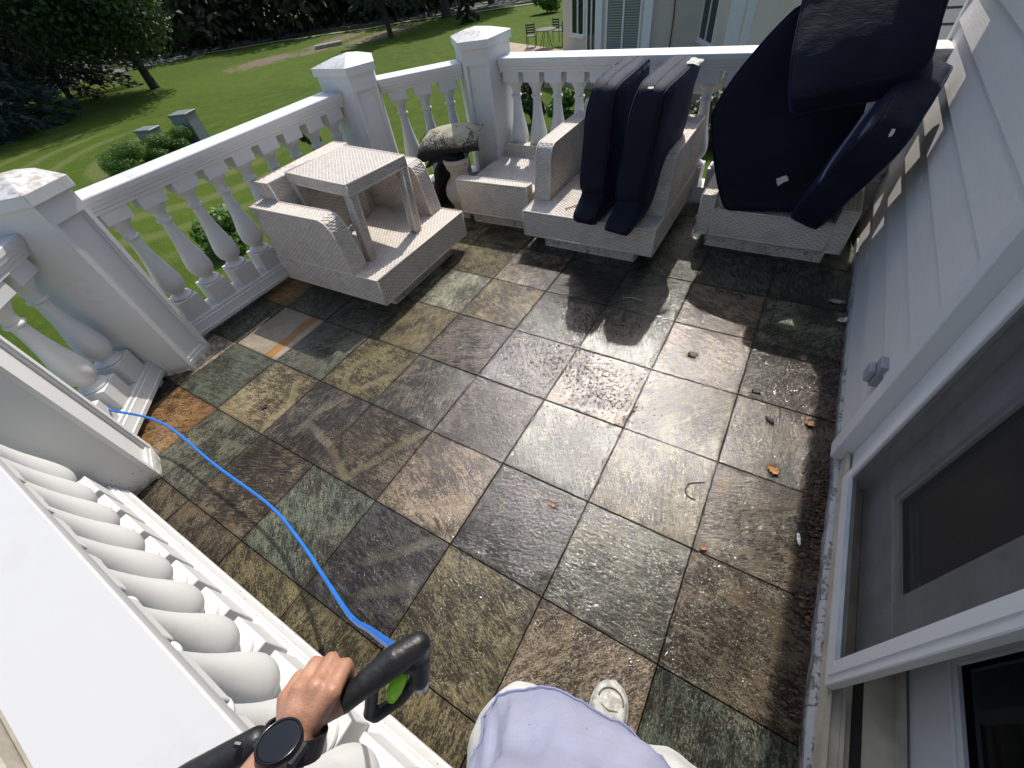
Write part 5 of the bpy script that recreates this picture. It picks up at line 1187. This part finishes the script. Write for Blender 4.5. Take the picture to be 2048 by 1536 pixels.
# ------------------------------------------------------------------ litter
M_leafb = m_leaf('wet_brown_leaves', (.008, .006, .005), (.085, .034, .020), .05)
def crumbs(n, fn, size, mat, name, label, zmin=.002):
    V = []; F = []
    for i in range(n):
        x, y, s_ = fn(); s_ *= size; a = rng.uniform(0, 6.28); k = rng.integers(5, 8); b = len(V); cz = zmin + rng.random() * .3 * s_
        V.append((x, y, cz + s_ * .25))
        for j in range(k):
            t = a + 6.28 * j / k; r = s_ * rng.uniform(.45, 1.0); V.append((x + r * math.cos(t), y + r * math.sin(t) * .7, max(.0015, cz + rng.normal() * s_ * .18)))
        for j in range(k): F.append((b, b + 1 + j, b + 1 + (j + 1) % k))
    return tag(mesh_obj(name, V, F, mat), label, 'litter', kind='stuff')
def f_wall():
    y = rng.uniform(-1.4, 3.9); y = y if rng.random() < .22 else rng.choice([-.75, -.05, .42, .70, 1.02, 1.28, 2.1, 3.3], p=[.06, .10, .22, .18, .16, .10, .10, .08]) + rng.normal() * .09; return (7.97 - abs(rng.normal()) * .085) * S, y * S, rng.uniform(.2, 1.0) ** 1.6
crumbs(160, f_wall, .018, m_leaf('brown_leaves', (.035, .018, .011), (.12, .060, .035), .05), 'curled_leaves', 'curled brown leaves lying in the litter along the house wall')
crumbs(850, f_wall, .012, M_leafb, 'leaf_litter', 'wet brown leaf litter gathered along the foot of the house wall')
def f_mid():
    c_ = [(5.15, 1.62, .42, .20), (5.55, 1.30, .30, .2), (4.45, 2.92, .4, .16), (5.0, 2.55, .25, .13), (4.9, 1.98, .6, .03), (5.98, 1.6, .03, .9), (3.6, 3.4, .4, .2)][rng.choice(7, p=[.34, .20, .10, .14, .07, .09, .06])]; return (c_[0] + rng.normal() * c_[2]) * S, (c_[1] + rng.normal() * c_[3]) * S, rng.uniform(.15, .9) ** 1.3
crumbs(2600, f_mid, .0095, M_leafb, 'leaf_fragments', 'fine reddish brown leaf fragments scattered in the middle of the terrace')
def f_any(): return rng.uniform(.2, 7.9) * S, rng.uniform(-2.2, 5.0) * S, rng.uniform(.2, .8)
crumbs(330, f_any, .0058, M_leafb, 'dark_crumbs', 'small dark specks of dirt strewn over the tiles')
crumbs(420, f_any, .0026, m_plain('pale_paint_flakes', (.62, .60, .54), .6), 'paint_crumbs', 'tiny pale paint flakes sprinkled over the tiles')
def f_left():
    c_ = [(1.5, -1.6, .12, .1), (1.05, -2.35, .3, .06), (-.1, -.85, .1, .1), (.75, -1.45, .3, .2)][rng.choice(4)]; return (c_[0] + rng.normal() * c_[2]) * S, (c_[1] + rng.normal() * c_[3]) * S, rng.uniform(.3, 1.2)
crumbs(150, f_left, .0075, M_leafb, 'corner_litter', 'brown leaf scraps lying by the foot of the two nearest posts')
def leaf(x, y, size, col, label, name='fallen_leaf', cat='leaf', curl=.3, aspect=.6, rz=0., seed=0, z=.004):
    n = 9; V = []; F = []
    for i in range(n):
        for j in range(n):
            u, v = -1 + 2 * i / (n - 1), -1 + 2 * j / (n - 1); wd = (1 - u * u) ** .6 * (1 + .25 * noise.noise(Vector((u * 4 + seed, 0, 0))))
            px, py = u * size * (1 + .3 * noise.noise(Vector((v * 3, seed, 1)))), v * wd * size * aspect * (1 + .5 * noise.noise(Vector((u * 5, seed * 2, 3))) + (.30 * math.sin(u * 13 + seed) if name == 'fallen_leaf' else 0)); zz = z + size * curl * (v * v * .6 + .4 * u * u) * .30 + size * .30 * noise.noise(Vector((u * 2.2, v * 2.2, seed))) + .002
            c_, s_ = math.cos(rz), math.sin(rz); V.append((px * c_ - py * s_, px * s_ + py * c_, max(.0015, zz)))
    F = [(i * n + j, (i + 1) * n + j, (i + 1) * n + j + 1, i * n + j + 1) for i in range(n - 1) for j in range(n - 1)]
    m_l = m_plain(name + '_col', col, .6, var=.25, scale=60); o = mesh_obj(name, V, F, m_l, None, True, org=(0, 0, 0)); o.location = (x, y, 0); so_ = o.modifiers.new('t', 'SOLIDIFY'); so_.thickness = .0006
    return tag(o, label, cat)
leaf(3.07, .46, .026, (.42, .20, .06), 'orange dried leaf with a frayed end near the house wall', curl=.9, rz=-.7, seed=1)
leaf(2.343, -.081, .009, (.30, .09, .04), 'small square reddish leaf scrap in the middle foreground', rz=.7, seed=2, aspect=.9)
leaf(2.906, .018, .013, (.34, .10, .045), 'curled red brown leaf lying across a tile joint', curl=1.0, rz=.3, seed=3)
leaf(3.21, 1.715, .042, (.42, .38, .28), 'large pale tan leaf in the shade by the wall below the ottoman', curl=.15, rz=.1, seed=4, aspect=.5)
leaf(2.617, 1.003, .024, (.05, .035, .03), 'black crumpled leaf in the sun right of the leaf fragments', curl=.5, rz=.4, seed=5, aspect=.9)
leaf(.677, -.281, .017, (.045, .025, .015), 'dark curled leaf alone on a tan tile on the left', curl=1.1, rz=1.0, seed=6)
leaf(3.10, 1.18, .018, (.22, .12, .08), 'brown square leaf scrap beside the wall shadow', curl=.5, rz=.6, seed=7, aspect=.9)
leaf(3.17, .77, .022, (.26, .12, .06), 'curled rust coloured leaf at the edge of the wall shadow', curl=1.1, rz=1.3, seed=8, aspect=.8)
leaf(2.94, .87, .018, (.06, .035, .025), 'small dark broken leaf on the long purple grey tile', curl=1., rz=.2, seed=12, aspect=.8)
leaf(3.02, .72, .020, (.03, .022, .018), 'black star shaped leaf close to the wall shadow', curl=.9, rz=-.5, seed=10, aspect=.5)
o = leaf(3.19, .203, .026, (.72, .73, .72), 'long white paint flake near the foot of the patio door', 'paint_flake', 'paint flake', curl=.15, aspect=.22, rz=1.75, seed=9)
leaf(3.245, 1.55, .03, (.72, .72, .70), 'crumpled white paint piece at the wall foot', 'paint_flake', 'paint flake', curl=1.0, aspect=.6, rz=.5, seed=11)
leaf(2.205, 1.10, .011, (.32, .12, .06), 'tiny rust red leaf scrap near the edge of the cushion shadow', curl=.6, rz=.5, seed=14, aspect=.8)
def twig(pts, r, label, col=(.03, .025, .02)):
    m = MB(); m.tube(spline(pts, 8), r, 6); tag(m.build('twig', m_plain('twig_col', col, .7), None, True, org=(0, 0, 0)), label, 'twig')
twig([(2.845, .287, .006), (2.80, .262, .005), (2.787, .225, .004), (2.80, .20, .004), (2.832, .196, .005)], .0022, 'black hooked twig lying on the wet tiles in the right foreground')
twig([(2.12, 1.33, .004), (2.17, 1.35, .006), (2.235, 1.345, .004)], .0022, 'pale straight stick in the dark cushion shadow', (.40, .36, .28))
twig([(1.53, 1.77, .283), (1.60, 1.86, .285)], .004, 'short tan stick lying on the seat of the middle armchair', (.42, .30, .18))
m = MB(); m.box((-.05, -.008, 0), (.05, .008, .004)); 
# scrap on the corner post cap
o = leaf(-.245 * 1, 1.80, .020, (.03, .02, .04), 'dark purple scrap stuck on the cap of the corner post behind the table', 'cap_scrap', 'scrap', curl=.5, rz=.9, seed=20, z=0)
o.location = (-.335, 1.768, 2.672 * S)
# stone steps outside at lower left
t = thing('stone_steps', (-2.0, -2.5, GZ), 'pale stone steps far below the near railing at the lower left', 'steps')
M_step = m_plain('pale_step_stone', (.36, .33, .28), .85, var=.15, scale=4)
for i in range(5):
    m = MB(); m.box((-1.2 + .0 * i, -1.9 + i * .42, 0), (1.4, -1.9 + (i + 1) * .42, .16 * (5 - i)), .02); m.build('step', M_step, t, org=(0, 0, 0))
m = MB(); m.box((-1.9, -2.1, 0), (-1.25, 1.4, .95), .03); m.build('side_wall', m_plain('grey_granite', (.30, .30, .31), .8, var=.3, scale=30), t, org=(0, 0, 0))
